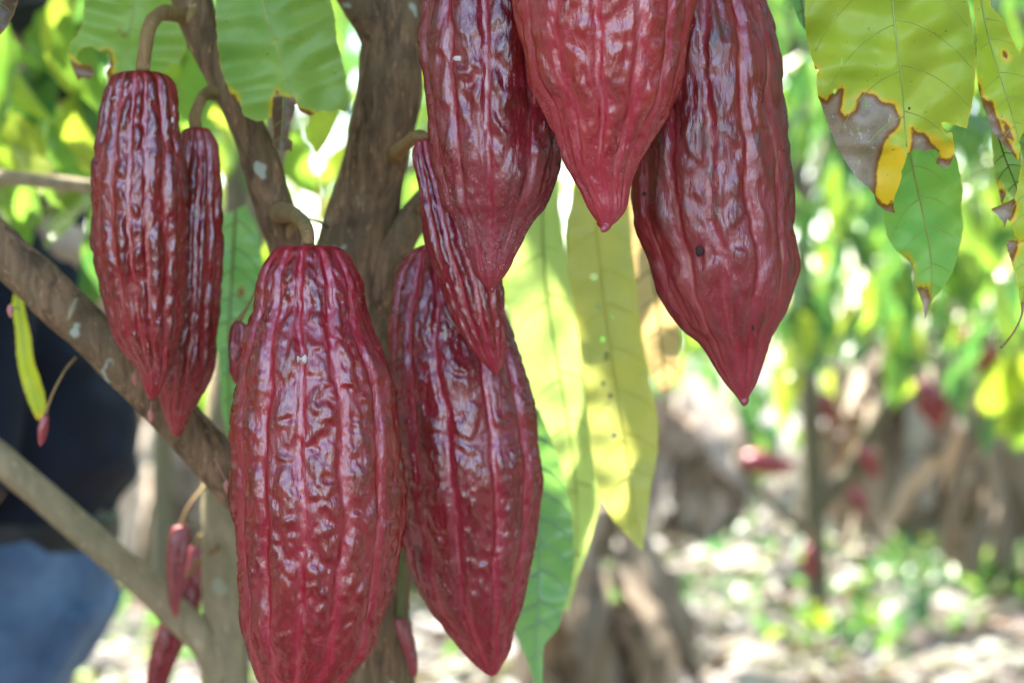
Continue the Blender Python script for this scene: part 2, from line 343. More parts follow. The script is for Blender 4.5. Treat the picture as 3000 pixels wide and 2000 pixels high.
# ------------------------------------------------------------------ cacao pods
def pod_geo(rows, Y, furrows, M_=176, N_=340, amp=.0016, groove=.0020, bulge=.0014, wl=(.0075, .014), dY=(0, 0), seed=0, tipfade=.86, sharp=.36, bandw=.0030):
    """rows py, xl, xr trace the pod's outline; the body is turned about its own axis at distance Y"""
    R = np.array([[(a[1] + a[2]) / 2, a[0], 0, (a[2] - a[1]) / 2] for a in rows], float)
    pts = np.c_[R[:, 0] * .0, R[:, 1], R[:, 3], R[:, 0], R[:, 3]]           # chord length over (y, r)
    S = smooth_path(np.c_[pts[:, 1], pts[:, 2], pts[:, 0], R[:, 0]], N_)
    py, r, cx = S[:, 0], np.maximum(S[:, 1], .4), S[:, 3]
    v = (py - py[0]) / (py[-1] - py[0]); Yc = Y + dY[0] + (dY[1] - dY[0]) * v
    rm = r / F * Yc; th = np.linspace(-np.pi, np.pi, M_, endpoint=False)
    TH, V_ = np.meshgrid(th, v); RM = rm[:, None] * np.ones_like(TH); rmax = rm.max()
    s = np.r_[0, np.cumsum(np.hypot(np.diff(py), np.diff(r)))] / F * Y
    S_ = s[:, None] * np.ones_like(TH)
    wob = .09 * noise3(np.stack([np.cos(TH) * 1.3, np.sin(TH) * 1.3, S_ * 22], -1), seed + 9) + .03 * noise3(np.stack([np.cos(TH) * 2, np.sin(TH) * 2, S_ * 90], -1), seed + 10)
    fu = np.sort(np.radians(furrows))
    dist = np.full(TH.shape, 9.); sgn = np.zeros(TH.shape); strength = np.ones(TH.shape); idx = np.zeros(TH.shape, int)
    for k, a in enumerate(fu):
        d = (TH + wob - a + np.pi) % (2 * np.pi) - np.pi
        m = np.abs(d) < dist; dist = np.where(m, np.abs(d), dist); sgn = np.where(m, d, sgn); idx = np.where(m, k, idx)
    str_k = np.random.default_rng(seed).uniform(.65, 1.25, len(fu))[idx]
    dm = dist * RM                                                # metres from the nearest furrow
    sd = sgn * RM
    half = np.pi / len(fu) * RM + 1e-6
    x = np.clip(dm / half, 0, 1.3)
    fadeT = sstep(.0, .05, V_); fadeB = 1 - sstep(tipfade, 1.0, V_)
    near = sstep(.05, .55, x)
    q = np.stack([np.cos(TH) * rmax / wl[0], np.sin(TH) * rmax / wl[0], S_ / wl[1]], -1)
    warp = np.stack([noise3(q * .7, seed + 1), noise3(q * .7 + 7, seed + 2), noise3(q * .6 + 3, seed + 3)], -1)
    n1 = noise3(q + .75 * warp, seed + 4); n2 = noise3(q * 2.1 + .4 * warp, seed + 5)
    big = noise3(q * .42, seed + 6)
    hgt = sstep(-sharp - .1, sharp + .1, n1 + .2 * n2)
    h = hgt + .22 * n2 + .5 * big
    act = near * (.35 + .65 * fadeT) * (.6 + .4 * fadeB)
    act *= .75 + .5 * noise3(np.stack([np.cos(TH) * 1.5, np.sin(TH) * 1.5, S_ * 25], -1), seed + 12)
    disp = amp * (h - .45) * act
    tipf = 1 - .8 * sstep(.72, .97, V_)
    disp += bulge * (np.sqrt(np.clip(x, 0, 1)) - .6) * tipf * fadeT
    gw = .0024 * np.clip(RM / rmax, .3, 1)
    fade2 = sstep(0., .03, V_) * tipf
    disp -= groove * str_k * np.exp(-(dm / gw) ** 2) * fade2
    disp += groove * .55 * np.exp(-(dm / (gw * .28)) ** 2) * fade2      # fine raised seam in the groove
    disp += .0022 * noise3(np.stack([np.cos(TH) * 1.6, np.sin(TH) * 1.6, S_ * 30], -1), seed + 20) * (rmax / .05) * fadeT
    disp *= np.clip(RM / (.45 * rmax), .12, 1)
    RR = np.maximum(RM + disp, .0004)
    cxm = (cx - 1500) / F * Yc; zc = CAM_H - (py - 1000) / F * Yc
    V = np.stack([cxm[:, None] + RR * np.sin(TH), Yc[:, None] - RR * np.cos(TH), zc[:, None] * np.ones_like(TH)], -1).reshape(-1, 3)
    side = sstep(-.0005, .0005, sd)
    band = np.exp(-(dm / bandw) ** 2) * (.45 + .55 * side)
    furrow = np.clip(band * (.55 + .45 * str_k), 0, 1)
    line = np.exp(-(dm / .0008) ** 2) * fade2
    i = np.arange(N_ - 1)[:, None] * M_; j = np.arange(M_)[None]; j2 = (j + 1) % M_
    Fq = np.stack([i + j, i + j2, i + M_ + j2, i + M_ + j], -1).reshape(-1, 4)
    top = len(V); V = np.vstack([V, V[:M_].mean(0), V[-M_:].mean(0)])
    at = {k: np.r_[a.ravel(), 0, 1] for k, a in dict(furrow=furrow, line=line, height=np.clip(h * .8, 0, 1) * near, tip=V_).items()}
    jj = np.arange(M_); k2 = (jj + 1) % M_
    caps = [(top, int(a), int(b)) for a, b in zip(k2, jj)] + [(top + 1, int((N_ - 1) * M_ + a), int((N_ - 1) * M_ + b)) for a, b in zip(jj, k2)]
    return V, Fq, caps, at
def pod(rows, Y, furrows, mat, stalk, label, group=None, name='cacao_pod', cat='cacao pod', stalk_mat=None, extra=None, **k):
    V, Fq, caps, at = pod_geo(rows, Y, furrows, **k)
    root = empty(name, V[-2].tolist()); tag(root, label, cat, group)
    me = bpy.data.meshes.new('husk'); Vr = rel(V, root)
    n = len(Fq); nt = len(caps)
    me.vertices.add(len(Vr)); me.vertices.foreach_set('co', Vr.astype(np.float32).ravel())
    loops = np.r_[Fq.ravel(), np.array(caps).ravel()].astype(np.int32)
    me.loops.add(len(loops)); me.loops.foreach_set('vertex_index', loops)
    me.polygons.add(n + nt); me.polygons.foreach_set('loop_start', np.r_[np.arange(n) * 4, n * 4 + np.arange(nt) * 3].astype(np.int32))
    me.update(calc_edges=True); me.polygons.foreach_set('use_smooth', np.ones(n + nt, bool))
    for kk, v in at.items():
        a = me.attributes.new(kk, 'FLOAT', 'POINT'); a.data.foreach_set('value', v.astype(np.float32))
    obj('husk', me, mat, root)
    if stalk:
        sv, sf = pxtube([(a, b, c, d_ * (1.18 if name == 'cacao_pod' else 1) * (1.35 if q in (0,) and name == 'cacao_pod' else 1)) for q, (a, b, c, d_) in enumerate(stalk)], n=36, seg=14, rough=.10, nscale=150, seed=k.get('seed', 0))
        so_ = obj('stalk', mesh('stalk', rel(sv, root), sf), stalk_mat or STALK, root)
        e = stalk[-1]; c = P(e[0], e[1], e[2]); rr = M(e[3], e[2]) / 2
        cv, cf = tube([list(c + np.array([0, 0, rr * .15])) + [rr * .95], list(c + np.array([0, 0, -rr * .1])) + [rr * 1.28], list(c + np.array([0, 0, -rr * .5])) + [rr * 1.15]], n=8, seg=14, rough=.22, nscale=260)
        obj('calyx_ring', mesh('calyx_ring', rel(cv, root), cf), VEIND, root)
    return root

def ring(front, n_back):                  # furrow angles: those seen, then an even share round the back
    f = sorted(front); a0 = f[-1]; a1 = f[0] + 360; st = (a1 - a0) / (n_back + 1)
    return f + [((a0 + st * (i + 1) + 180) % 360) - 180 for i in range(n_back)]

rowsA = [(-560,1730,1752),(-557,1690,1795),(-530,1640,1850),(-440,1590,1910),(-300,1540,1975),(-150,1508,2020),(0,1504,2032),(100,1519,2016),(165,1537,2006),(260,1557,1985),(310,1586,1967),(387,1617,1925),(482,1657,1870),(550,1695,1847),(612,1723,1835),(645,1746,1812),(662,1762,1792),(669,1772,1782)]
rowsB = [(-430,1430,1452),(-427,1390,1490),(-400,1330,1560),(-300,1270,1610),(-150,1245,1635),(0,1240,1645),(112,1233,1652),(250,1243,1655),(380,1257,1648),(491,1277,1638),(603,1308,1598),(650,1338,1560),(739,1371,1511),(800,1390,1482),(833,1414,1458),(849,1433,1447)]
rowsC = [(-330,2060,2080),(-328,2020,2110),(-300,1970,2150),(-200,1915,2195),(-100,1890,2220),(0,1870,2237),(134,1853,2280),(260,1848,2292),(364,1847,2301),(486,1850,2313),(608,1857,2318),(677,1867,2322),(765,1900,2330),(845,1922,2319),(906,1953,2302),(965,1995,2272),(1006,2045,2251),(1075,2091,2226),(1128,2129,2210),(1160,2156,2194),(1178,2169,2187),(1184,2176,2182)]
rowsD = [(408,1245,1260),(410,1225,1285),(424,1216,1305),(464,1212,1330),(536,1225,1365),(647,1237,1420),(739,1254,1455),(820,1285,1474),(904,1313,1480),(985,1357,1480),(1043,1397,1476),(1085,1435,1465),(1098,1450,1457)]
rowsE = [(712,1290,1310),(714,1255,1340),(730,1215,1375),(753,1196,1395),(797,1174,1425),(873,1156,1468),(962,1143,1497),(1074,1135,1537),(1186,1136,1564),(1311,1142,1583),(1400,1150,1592),(1523,1168,1578),(1679,1207,1557),(1773,1252,1534),(1840,1305,1504),(1900,1348,1492),(1952,1398,1468),(1972,1422,1456),(1979,1438,1446)]
rowsF = [(718,885,915),(719,850,955),(724,818,990),(742,797,1018),(789,772,1044),(836,760,1061),(899,754,1070),(962,729,1087),(1017,714,1115),(1093,698,1144),(1194,687,1159),(1337,682,1172),(1445,681,1177),(1534,692,1179),(1652,701,1162),(1761,706,1141),(1837,710,1113),(1900,729,1093),(1963,747,1040),(2000,765,1013),(2050,800,965),(2090,835,930),(2115,864,904),(2121,878,890)]
rowsG = [(211,405,425),(212,370,460),(216,345,475),(225,330,496),(245,319,512),(290,307,520),(379,290,527),(491,272,541),(625,270,548),(739,276,549),(873,305,542),(971,331,529),(1025,358,513),(1085,403,496),(1146,425,470),(1168,437,455),(1174,444,449)]
rowsH = [(376,565,590),(377,545,610),(385,535,618),(400,528,626),(424,522,636),(500,510,644),(600,498,646),(700,486,651),(800,474,652),(900,464,646),(1000,458,636),(1079,457,625),(1154,462,594),(1208,478,563),(1257,496,541),(1272,506,530),(1279,514,521)]

podA = pod(rowsA, 1.262, ring([-62, -36, -8, 20, 46, 72], 6), MP['A'], [(1690,-760,1.42,40),(1715,-690,1.36,34),(1735,-620,1.28,32),(1741,-560,1.262,34)],
    'bright red cacao pod with a blunt tip, overlapping a duskier pod and a mossy pod', amp=.0023, groove=.0028, wl=(.0105, .016), dY=(.02, 0), seed=11, tipfade=.72, bulge=.0013, bandw=.0036)
podB = pod(rowsB, 1.335, ring([-66, -38, -5, 32, 62], 7), MP['B'], [(1520,-655,1.465,40),(1500,-560,1.40,32),(1450,-500,1.345,30),(1441,-430,1.335,32)],
    'dusky maroon cacao pod with pale dusty lower half, partly behind the bright red pod', amp=.0024, groove=.0028, wl=(.0092, .0155), dY=(.02, 0), seed=23, tipfade=.72)
podC = pod(rowsC, 1.372, ring([-58, -34, -4, 24, 50, 74], 6), MP['C'], [(1960,-560,1.50,38),(2010,-500,1.45,32),(2055,-420,1.385,30),(2070,-330,1.372,32)],
    'dark maroon cacao pod with greenish stains and a cream seam, beside the big yellowing leaf', amp=.0023, groove=.0026, wl=(.0072, .018), seed=37, tipfade=.75)
pod(rowsD, 1.405, ring([-70, -46, -20, 6, 34, 60], 6), MP['E'], [(1150,462,1.60,36),(1196,418,1.50,32),(1228,396,1.43,30),(1252,408,1.405,28)],
    'slim slanting cacao pod squeezed between the dusty maroon pod and the trunk', amp=.0014, groove=.0016, bulge=.001, wl=(.0052, .011), dY=(.0, -.01), seed=41, M_=150, N_=260, bandw=.0018)
podE = pod(rowsE, 1.478, ring([-64, -40, -12, 24, 52], 6), MP['E'], [(1235,605,1.61,36),(1275,640,1.52,32),(1295,680,1.485,30),(1300,712,1.478,32)],
    'large deep red cacao pod with a striped green leaf beside it, behind the slim pod', amp=.0021, groove=.0030, wl=(.0070, .0110), seed=53, tipfade=.84)
podF = pod(rowsF, 1.362, ring([-60, -34, -6, 22, 52], 6), MP['F'], [(812,622,1.562,46),(858,628,1.47,40),(890,655,1.40,36),(903,690,1.37,34),(902,718,1.362,36)],
    'largest glossy red cacao pod with a bottle neck, hanging under the fork of the trunk', amp=.0023, groove=.0032, wl=(.0070, .0108), seed=67, tipfade=.88)
podG = pod(rowsG, 1.452, ring([-68, -48, -26, -4, 18, 42, 64], 7), MP['G'], [(565,52,1.552,56),(528,44,1.535,46),(488,38,1.51,40),(455,52,1.48,36),(434,92,1.46,34),(424,150,1.455,34),(417,211,1.452,36)],
    'narrow purple brown cacao pod hanging from an arched stalk in front of a nibbled leaf', amp=.0020, groove=.0020, bulge=.0015, wl=(.0058, .0125), seed=71, bandw=.0016)
podH = pod(rowsH, 1.505, ring([-60, -36, -12, 14, 38, 64], 7), MP['G'], [(668,264,1.552,46),(605,276,1.54,32),(582,310,1.515,28),(570,345,1.505,28),(573,376,1.505,30)],
    'narrow dull cacao pod tucked behind the purple brown pod, its tip hanging lower', amp=.0014, groove=.0015, bulge=.0012, wl=(.0058, .014), seed=83, M_=150, N_=300, bandw=.0016)

SCAR = plain('scar_pale', (.52, .42, .36), .8, .3, 300); PIT = plain('pit_dark', (.045, .016, .014), .8, .4, 200)
def scar(root, rows, Y, px, py, wd, ht, mat, name='scar'):
    """small blemish lying on the husk"""
    R = np.array(rows, float); xl, xr = np.interp(py, R[:, 0], R[:, 1]), np.interp(py, R[:, 0], R[:, 2]); c, r_ = (xl + xr) / 2, (xr - xl) / 2
    Ys = Y - M(math.sqrt(max(r_ ** 2 - (px - c) ** 2, 0)), Y) - .0002
    v, f = pxtube([(px, py - ht / 2, Ys, 1), (px, py - ht * .35, Ys, wd * .7), (px + wd * .08, py, Ys, wd), (px, py + ht * .35, Ys, wd * .75), (px, py + ht / 2, Ys, 1)], n=14, seg=12, rough=.15, nscale=400)
    v[:, 1] = Ys + (v[:, 1] - Ys) * .5
    obj(name, mesh(name, rel(v, root), f), mat, root)
scar(podF, rowsF, 1.362, 882, 1052, 34, 8, SCAR); scar(podH, rowsH, 1.505, 574, 624, 13, 26, SCAR); scar(podG, rowsG, 1.452, 505, 352, 8, 18, SCAR)
scar(podB, rowsB, 1.335, 1338, 172, 26, 16, SCAR); scar(podC, rowsC, 1.372, 2048, 735, 24, 34, PIT); scar(podC, rowsC, 1.372, 1886, 568, 12, 14, PIT); scar(podC, rowsC, 1.372, 2206, 960, 9, 16, PIT)
scar(podE, rowsE, 1.478, 1304, 980, 9, 52, SCAR)
for root, rows_ in ((podA, [(1772,652,1.262,46),(1773,664,1.260,30),(1768,673,1.258,20),(1764,678,1.257,8)]), (podB, [(1441,838,1.335,26),(1442,848,1.334,17),(1444,853,1.333,8)]), (podC, [(2180,1168,1.372,30),(2180,1180,1.371,22),(2179,1188,1.371,10)])):
    v, f = pxtube(rows_, n=14, seg=14, rough=.12, nscale=300); nb_ = mesh('nib', rel(v, root), f, dict(tip=np.ones(len(v)))); obj('nib', nb_, MP['A' if root is podA else 'B' if root is podB else 'C'], root)

# young pods
SY = dict(M_=64, N_=80, amp=.0009, groove=.0013, bulge=.0009, wl=(.004, .008), bandw=.0012)
yf = ring([-60, -20, 20, 60], 5)
pod([(1211,130,138),(1213,127,142),(1222,121,146),(1248,109,144),(1275,107,139),(1295,110,131),(1305,116,123),(1307,118,121)], 1.55, yf, MP['Y'], [(222,1048,1.57,11),(190,1085,1.555,9),(160,1140,1.55,9),(142,1185,1.55,9),(134,1211,1.55,12)],
    'tiny red young pod on a thin curved stalk below the slanting branch', name='young_pod', cat='young pod', seed=3, **SY)
pod([(941,690,705),(943,684,712),(955,677,722),(1000,670,730),(1050,669,728),(1090,675,718),(1115,684,706),(1124,690,697)], 1.50, yf, MP['Y'], [(768,800,1.52,9),(745,860,1.51,9),(722,905,1.50,10),(698,941,1.50,18)],
    'small red young pod peeping out from behind the largest glossy pod', name='young_pod', cat='young pod', seed=5, **SY)
pod([(1806,1164,1178),(1808,1160,1186),(1822,1157,1195),(1860,1163,1212),(1910,1178,1222),(1950,1193,1225),(1975,1204,1221),(1984,1211,1216)], 1.60, yf, MP['Y'], [(1184,1590,1.585,20),(1180,1660,1.59,17),(1176,1740,1.595,17),(1171,1806,1.60,20)],
    'small red young pod on a straight green stalk below the two large red pods', name='young_pod', cat='young pod', seed=8, stalk_mat=plain('green_stalk', (.11, .13, .04), .6, .3), **SY)
pod([(1539,525,540),(1541,510,550),(1552,501,556),(1600,492,557),(1650,487,549),(1700,489,541),(1750,495,533),(1790,503,524),(1806,510,517)], 1.88, yf, MP['Y'], [(606,1415,1.92,12),(572,1458,1.89,11),(545,1500,1.88,11),(532,1539,1.88,16)],
    'finger-long red young pod hanging above the pale slanting branch', name='young_pod', cat='young pod', seed=9, **SY)
pod([(1690,545,560),(1692,530,572),(1710,515,590),(1760,497,590),(1820,472,572),(1890,448,538),(1960,432,506),(2030,424,478),(2080,424,455),(2098,432,443)], 1.97, yf, MP['E'], [(640,1600,1.93,16),(610,1625,1.94,14),(575,1650,1.96,14),(553,1690,1.97,18)],
    'half grown dark red pod hanging behind the pale slanting branch', name='young_pod', cat='young pod', seed=12, **SY)
pod([(1600,566,580),(1602,556,590),(1615,550,596),(1660,545,599),(1710,547,596),(1750,554,590),(1778,564,581),(1786,570,575)], 2.08, yf, MP['V'], [(640,1540,1.95,12),(610,1555,2.0,11),(580,1575,2.06,11),(573,1600,2.08,14)],
    'short dark purple young pod close against the pale trunk', name='young_pod', cat='young pod', seed=15, **SY)

# ------------------------------------------------------------------ traced leaves
def seg_dist(p, poly, closed=True):
    a = np.asarray(poly, float); b = np.roll(a, -1, 0) if closed else None
    if not closed: a, b = a[:-1], a[1:]
    d = b - a; L2 = (d * d).sum(1) + 1e-12
    out = np.full(len(p), 1e9); ti = np.zeros(len(p)); sg = np.zeros(len(p))
    for i in range(len(a)):
        t = np.clip(((p - a[i]) @ d[i]) / L2[i], 0, 1); q = a[i] + t[:, None] * d[i]; e = np.hypot(*(p - q).T)
        m = e < out; out[m] = e[m]; ti[m] = i + t[m]
        cr = d[i][0] * (p[:, 1] - a[i][1]) - d[i][1] * (p[:, 0] - a[i][0]); sg[m] = np.sign(cr[m])
    return out, ti, sg
def inside(p, poly):
    a = np.asarray(poly, float); b = np.roll(a, -1, 0); r = np.zeros(len(p), bool)
    for (x0, y0), (x1, y1) in zip(a, b):
        if y0 == y1: continue
        m = ((y0 > p[:, 1]) != (y1 > p[:, 1])) & (p[:, 0] < (x1 - x0) * (p[:, 1] - y0) / (y1 - y0) + x0); r ^= m
    return r
def densify(poly, step, jit, r):
    out = []
    for a, b in zip(poly, poly[1:] + poly[:1]):
        n = max(1, int(math.dist(a, b) / step))
        for i in range(n):
            t = i / n; out.append((a[0] + (b[0] - a[0]) * t + (r.uniform(-jit, jit) if i else 0), a[1] + (b[1] - a[1]) * t + (r.uniform(-jit, jit) if i else 0)))
    return out
def traced_leaf(parent, poly, mid, Y, mat, dead=(), holes=(), step=14, jit=1.2, fold=.35, wave=.006, tilt=(0, 0), seed=0, veins=9, vlen=(260, 40), vr=(.0011, .0006), bow=0., vmat=None, label=None, petiole=None, yellow=()):
    r = random.Random(seed); pl = densify([tuple(q) for q in poly], step, jit, r)
    hl = [densify([tuple(q) for q in h], 6, .8, r) for h in holes]
    A = np.array(pl); x0, y0 = A.min(0); x1, y1 = A.max(0)
    gx_, gy_ = np.meshgrid(np.arange(x0, x1, step), np.arange(y0, y1, step)); G = np.stack([gx_.ravel(), gy_.ravel()], -1)
    G = G + rng.uniform(-step * .25, step * .25, G.shape)
    G = G[inside(G, A)]; G = G[seg_dist(G, A)[0] > step * .5]
    for h in hl: G = G[seg_dist(G, h)[0] > 5]
    allp = [Vector(q) for q in pl]; ed = [(i, (i + 1) % len(pl)) for i in range(len(pl))]
    for h in hl:
        o = len(allp); allp += [Vector(q) for q in h]; ed += [(o + i, o + (i + 1) % len(h)) for i in range(len(h))]
    allp += [Vector(q) for q in G.tolist()]
    vv, _, ff, *_ = delaunay_2d_cdt(allp, ed, [], 0, 1e-4)
    Q = np.array([tuple(v) for v in vv]); T = np.array([list(f) for f in ff]); cen = Q[T].mean(1)
    keep = inside(cen, A)
    for h in hl: keep &= ~inside(cen, h)
    T = T[keep]
    md = np.asarray(mid, float)
    def depth(q):
        d, ti, sg = seg_dist(q, md, False)
        cx_, cy_ = A.mean(0)
        t = ti / (len(md) - 1)
        u = M(d, Y)
        quilt = .0016 * np.sin(t * veins * 2 * np.pi * .5 * 2 + d * .012) * np.clip(d / 60, 0, 1)
        return u * fold + bow * u * u / .03 + tilt[0] * M(q[:, 0] - cx_, Y) + tilt[1] * M(q[:, 1] - cy_, Y) + wave * noise3(np.c_[q / 130, q[:, 0] * 0], seed) + quilt
    def to3(q, off=0.):
        Yq = Y + depth(q) + off
        return np.stack([(q[:, 0] - 1500) / F * Yq, Yq, CAM_H - (q[:, 1] - 1000) / F * Yq], -1)
    V = to3(Q)
    dd = np.full(len(Q), 9.)
    for dp in dead:
        e = seg_dist(Q, dp)[0] / 10; e = np.where(inside(Q, dp), -e, e); dd = np.minimum(dd, e)
    yl = np.zeros(len(Q))
    for dp in yellow:
        e = seg_dist(Q, dp)[0] / 14; yl = np.maximum(yl, np.clip(np.where(inside(Q, dp), .5 + e, .5 - e), 0, 1))
    eg = seg_dist(Q, A)[0] / 10
    o = obj('leaf', mesh('leaf', rel(V, parent), T, dict(dead=dd, edge=eg, yellow=yl)), mat, parent)
    if label: o['label'] = label
    vm = vmat or VEIN
    # midrib and side veins: raised cords lying on the blade
    n = 60; sp = smooth_path(np.c_[md, md[:, :1] * 0], n)[:, :2]; m3 = to3(sp, -.0004)
    rad = np.linspace(vr[0], vr[0] * .4, n)
    sv, sf = tube(np.c_[m3, rad][::2], n=40, seg=8)
    obj('midrib', mesh('midrib', rel(sv, parent), sf), vm, o)
    parts = []
    for i in range(veins):
        t = (i + .55 + r.uniform(-.15, .15)) / (veins + .4)
        for sd in (-1, 1):
            k = min(n - 2, int(t * (n - 1)) + (1 if sd > 0 else 0)); p0 = sp[k]; tg = sp[k + 1] - sp[k]; tg = tg / np.hypot(*tg); nr = np.array([-tg[1], tg[0]]) * sd
            L = vlen[0] * math.sin(math.pi * (.12 + .83 * t)) ** .7 + vlen[1]
            s = np.linspace(0, 1, 14)[:, None]
            pts = p0 + nr * L * (s * .92 - .12 * s ** 2) + tg * L * (.25 * s + .55 * s ** 2.2)
            ok = inside(pts, A); stop = 14 if ok.all() else int(np.argmin(ok))
            for h in hl: pass
            if stop < 4: continue
            q3 = to3(pts[:stop], -.0003); parts.append(tube(np.c_[q3, np.linspace(vr[1], vr[1] * .35, stop)], n=14, seg=6))
    if parts:
        v_, f_ = join(parts); tag(obj('side_veins', mesh('side_veins', rel(v_, parent), f_), vm, o), kind='stuff')
    if petiole:
        v_, f_ = pxtube(petiole, n=24, seg=10, rough=.05, nscale=120); obj('petiole', mesh('petiole', rel(v_, parent), f_), STALK, o)
    return o

# ------------------------------------------------------------------ the cacao tree that carries the pods
tree = empty('cacao_tree', (P(1110, 1000, 1.62)[0], 1.62, 0))
tag(tree, 'brown cacao tree with forking trunk and slanting branch carrying the big red pods', 'tree')
gb = P(1120, 1000, 1.63)[0]
def limb(name, rows, parent, mat=BARK, n=120, seg=40, rough=.10, ns=55, seed=0):
    v, f = pxtube(rows, n=n, seg=seg, rough=rough, nscale=ns, seed=seed)
    return obj(name, mesh(name, rel(v, parent), f), mat, parent)
limb('trunk', [(1135,6190,1.63,420),(1130,5900,1.63,330),(1125,4500,1.63,280),(1115,3000,1.63,255),(1105,2000,1.63,215),(1080,1500,1.63,230),(1045,1150,1.625,255),(1030,950,1.62,262),(1035,780,1.61,225),(1070,600,1.605,205),(1103,450,1.60,195),(1135,300,1.60,188),(1148,120,1.60,178),(1158,0,1.60,188),(1180,-200,1.60,165),(1210,-500,1.60,150),(1250,-900,1.62,130),(1260,-1500,1.66,110),(1230,-2400,1.72,80),(1180,-3400,1.8,40)], tree, n=360, seg=48, seed=2)
limb('branch', [(1040,1010,1.615,150),(985,930,1.60,165),(900,820,1.575,145),(835,690,1.56,128),(798,590,1.555,122),(748,430,1.55,112),(700,320,1.55,100),(645,220,1.55,92),(598,110,1.55,104),(562,0,1.55,118),(528,-110,1.55,104),(450,-350,1.55,90),(380,-800,1.6,75),(330,-1500,1.7,50),(300,-2300,1.8,24)], tree, n=220, seed=5)
limb('branch', [(1080,1860,1.625,150),(1000,1740,1.615,150),(850,1580,1.60,148),(690,1412,1.59,146),(560,1270,1.585,140),(400,1105,1.58,136),(250,960,1.575,138),(120,835,1.575,142),(0,728,1.575,140),(-180,560,1.58,130),(-500,250,1.6,110),(-900,-200,1.65,85),(-1300,-800,1.7,60),(-1600,-1600,1.8,28)], tree, n=240, seed=9)
limb('branch', [(1085,930,1.61,110),(1115,840,1.60,100),(1170,710,1.595,92),(1245,600,1.61,84),(1400,470,1.66,72),(1560,350,1.72,60),(1700,250,1.78,50),(1850,120,1.84,42),(2000,-100,1.9,36),(2200,-500,1.95,28),(2400,-900,2.0,18)], tree, n=140, seed=13)
limb('branch', [(1130,150,1.60,120),(1085,60,1.59,105),(1040,0,1.58,95),(990,-80,1.57,88),(900,-300,1.55,76),(820,-700,1.55,60),(760,-1300,1.6,40),(700,-1900,1.65,20)], tree, n=120, seed=17)
limb('branch', [(1190,-380,1.59,110),(1330,-520,1.55,90),(1500,-640,1.47,80),(1690,-760,1.42,72),(1850,-720,1.44,60),(1960,-580,1.49,54),(2150,-620,1.45,46),(2400,-560,1.38,40),(2600,-520,1.32,34),(2850,-560,1.32,28),(3100,-700,1.34,20)], tree, n=150, seed=19)
limb('twig', [(862,626,1.56,11),(885,632,1.57,9),(925,648,1.585,8),(975,672,1.595,8)], tree, n=20, seg=8, mat=VEIND)
for bx_, by_, cx_, cy_ in ((448,1160,441,1206),(404,1052,396,1098),(628,1342,664,1412),(58,905,30,898)):
    v1, f1 = pxtube([(bx_, by_, 1.555, 5), ((bx_ + cx_) / 2, (by_ + cy_) / 2, 1.535, 4), (cx_, cy_, 1.53, 5)], n=10, seg=6)
    v2, f2 = pxtube([(cx_, cy_ - 8, 1.53, 4), (cx_, cy_ + 2, 1.53, 17), (cx_ + 1, cy_ + 14, 1.53, 19), (cx_ + 1, cy_ + 26, 1.53, 12), (cx_ + 1, cy_ + 33, 1.53, 2)], n=16, seg=12)
    v, f = join([(v1, f1), (v2, f2)]); obj('flower_bud', mesh('flower_bud', rel(v, tree), f), plain('bud_pink', (.42, .16, .13), .6, .2) if 'bud_pink' not in bpy.data.materials else bpy.data.materials['bud_pink'], tree)
# knots and lichen discs on the bark
for kx, ky, Y_, wd in ((214,905,1.545,44),(860,655,1.525,60),(560,40,1.50,40)):
    v, f = pxtube([(kx - wd * .3, ky + wd * .7, Y_ - .004, wd * .16), (kx, ky, Y_, wd * .55), (kx + wd * .3, ky - wd * .7, Y_ + .004, wd * .2)], n=16, seg=12, rough=.2, nscale=180, seed=int(kx))
    obj('knot', mesh('knot', rel(v, tree), f), BARK2 if kx < 300 else STALK, tree)

ML1 = traced_leaf_mat('leaf_yellowing', (.36, .44, .05), (.29, .41, .05), (.60, .40, .02), (.25, .19, .135), .55)
ML2 = traced_leaf_mat('leaf_pale_green', (.19, .32, .065), (.14, .27, .06), (.40, .35, .03), (.16, .11, .075), .5, mottle=.6)
ML3 = traced_leaf_mat('leaf_fresh_green', (.13, .36, .10), (.20, .39, .07), (.36, .34, .03), (.30, .22, .17), .45)
MH1 = traced_leaf_mat('leaf_hanging_lime', (.33, .42, .13), (.28, .39, .12), (.36, .42, .14), (.3, .2, .1), .5, (1.5, 1.5, 1.2))
MH2 = traced_leaf_mat('leaf_hanging_olive', (.42, .41, .09), (.34, .38, .13), (.48, .43, .08), (.5, .42, .3), .48, (1.3, 1.25, 1.0))
MH3 = traced_leaf_mat('leaf_dead_tan', (.50, .40, .20), (.42, .32, .16), (.45, .35, .16), (.4, .28, .15), .4, (1.1, 1, .8))
MH4 = traced_leaf_mat('leaf_striped_green', (.12, .29, .10), (.17, .34, .14), (.16, .32, .10), (.1, .1, .05), .35, rough=.3)
MBR = traced_leaf_mat('leaf_dead_brown', (.10, .055, .03), (.07, .04, .025), (.35, .2, .02), (.1, .06, .03), .25)

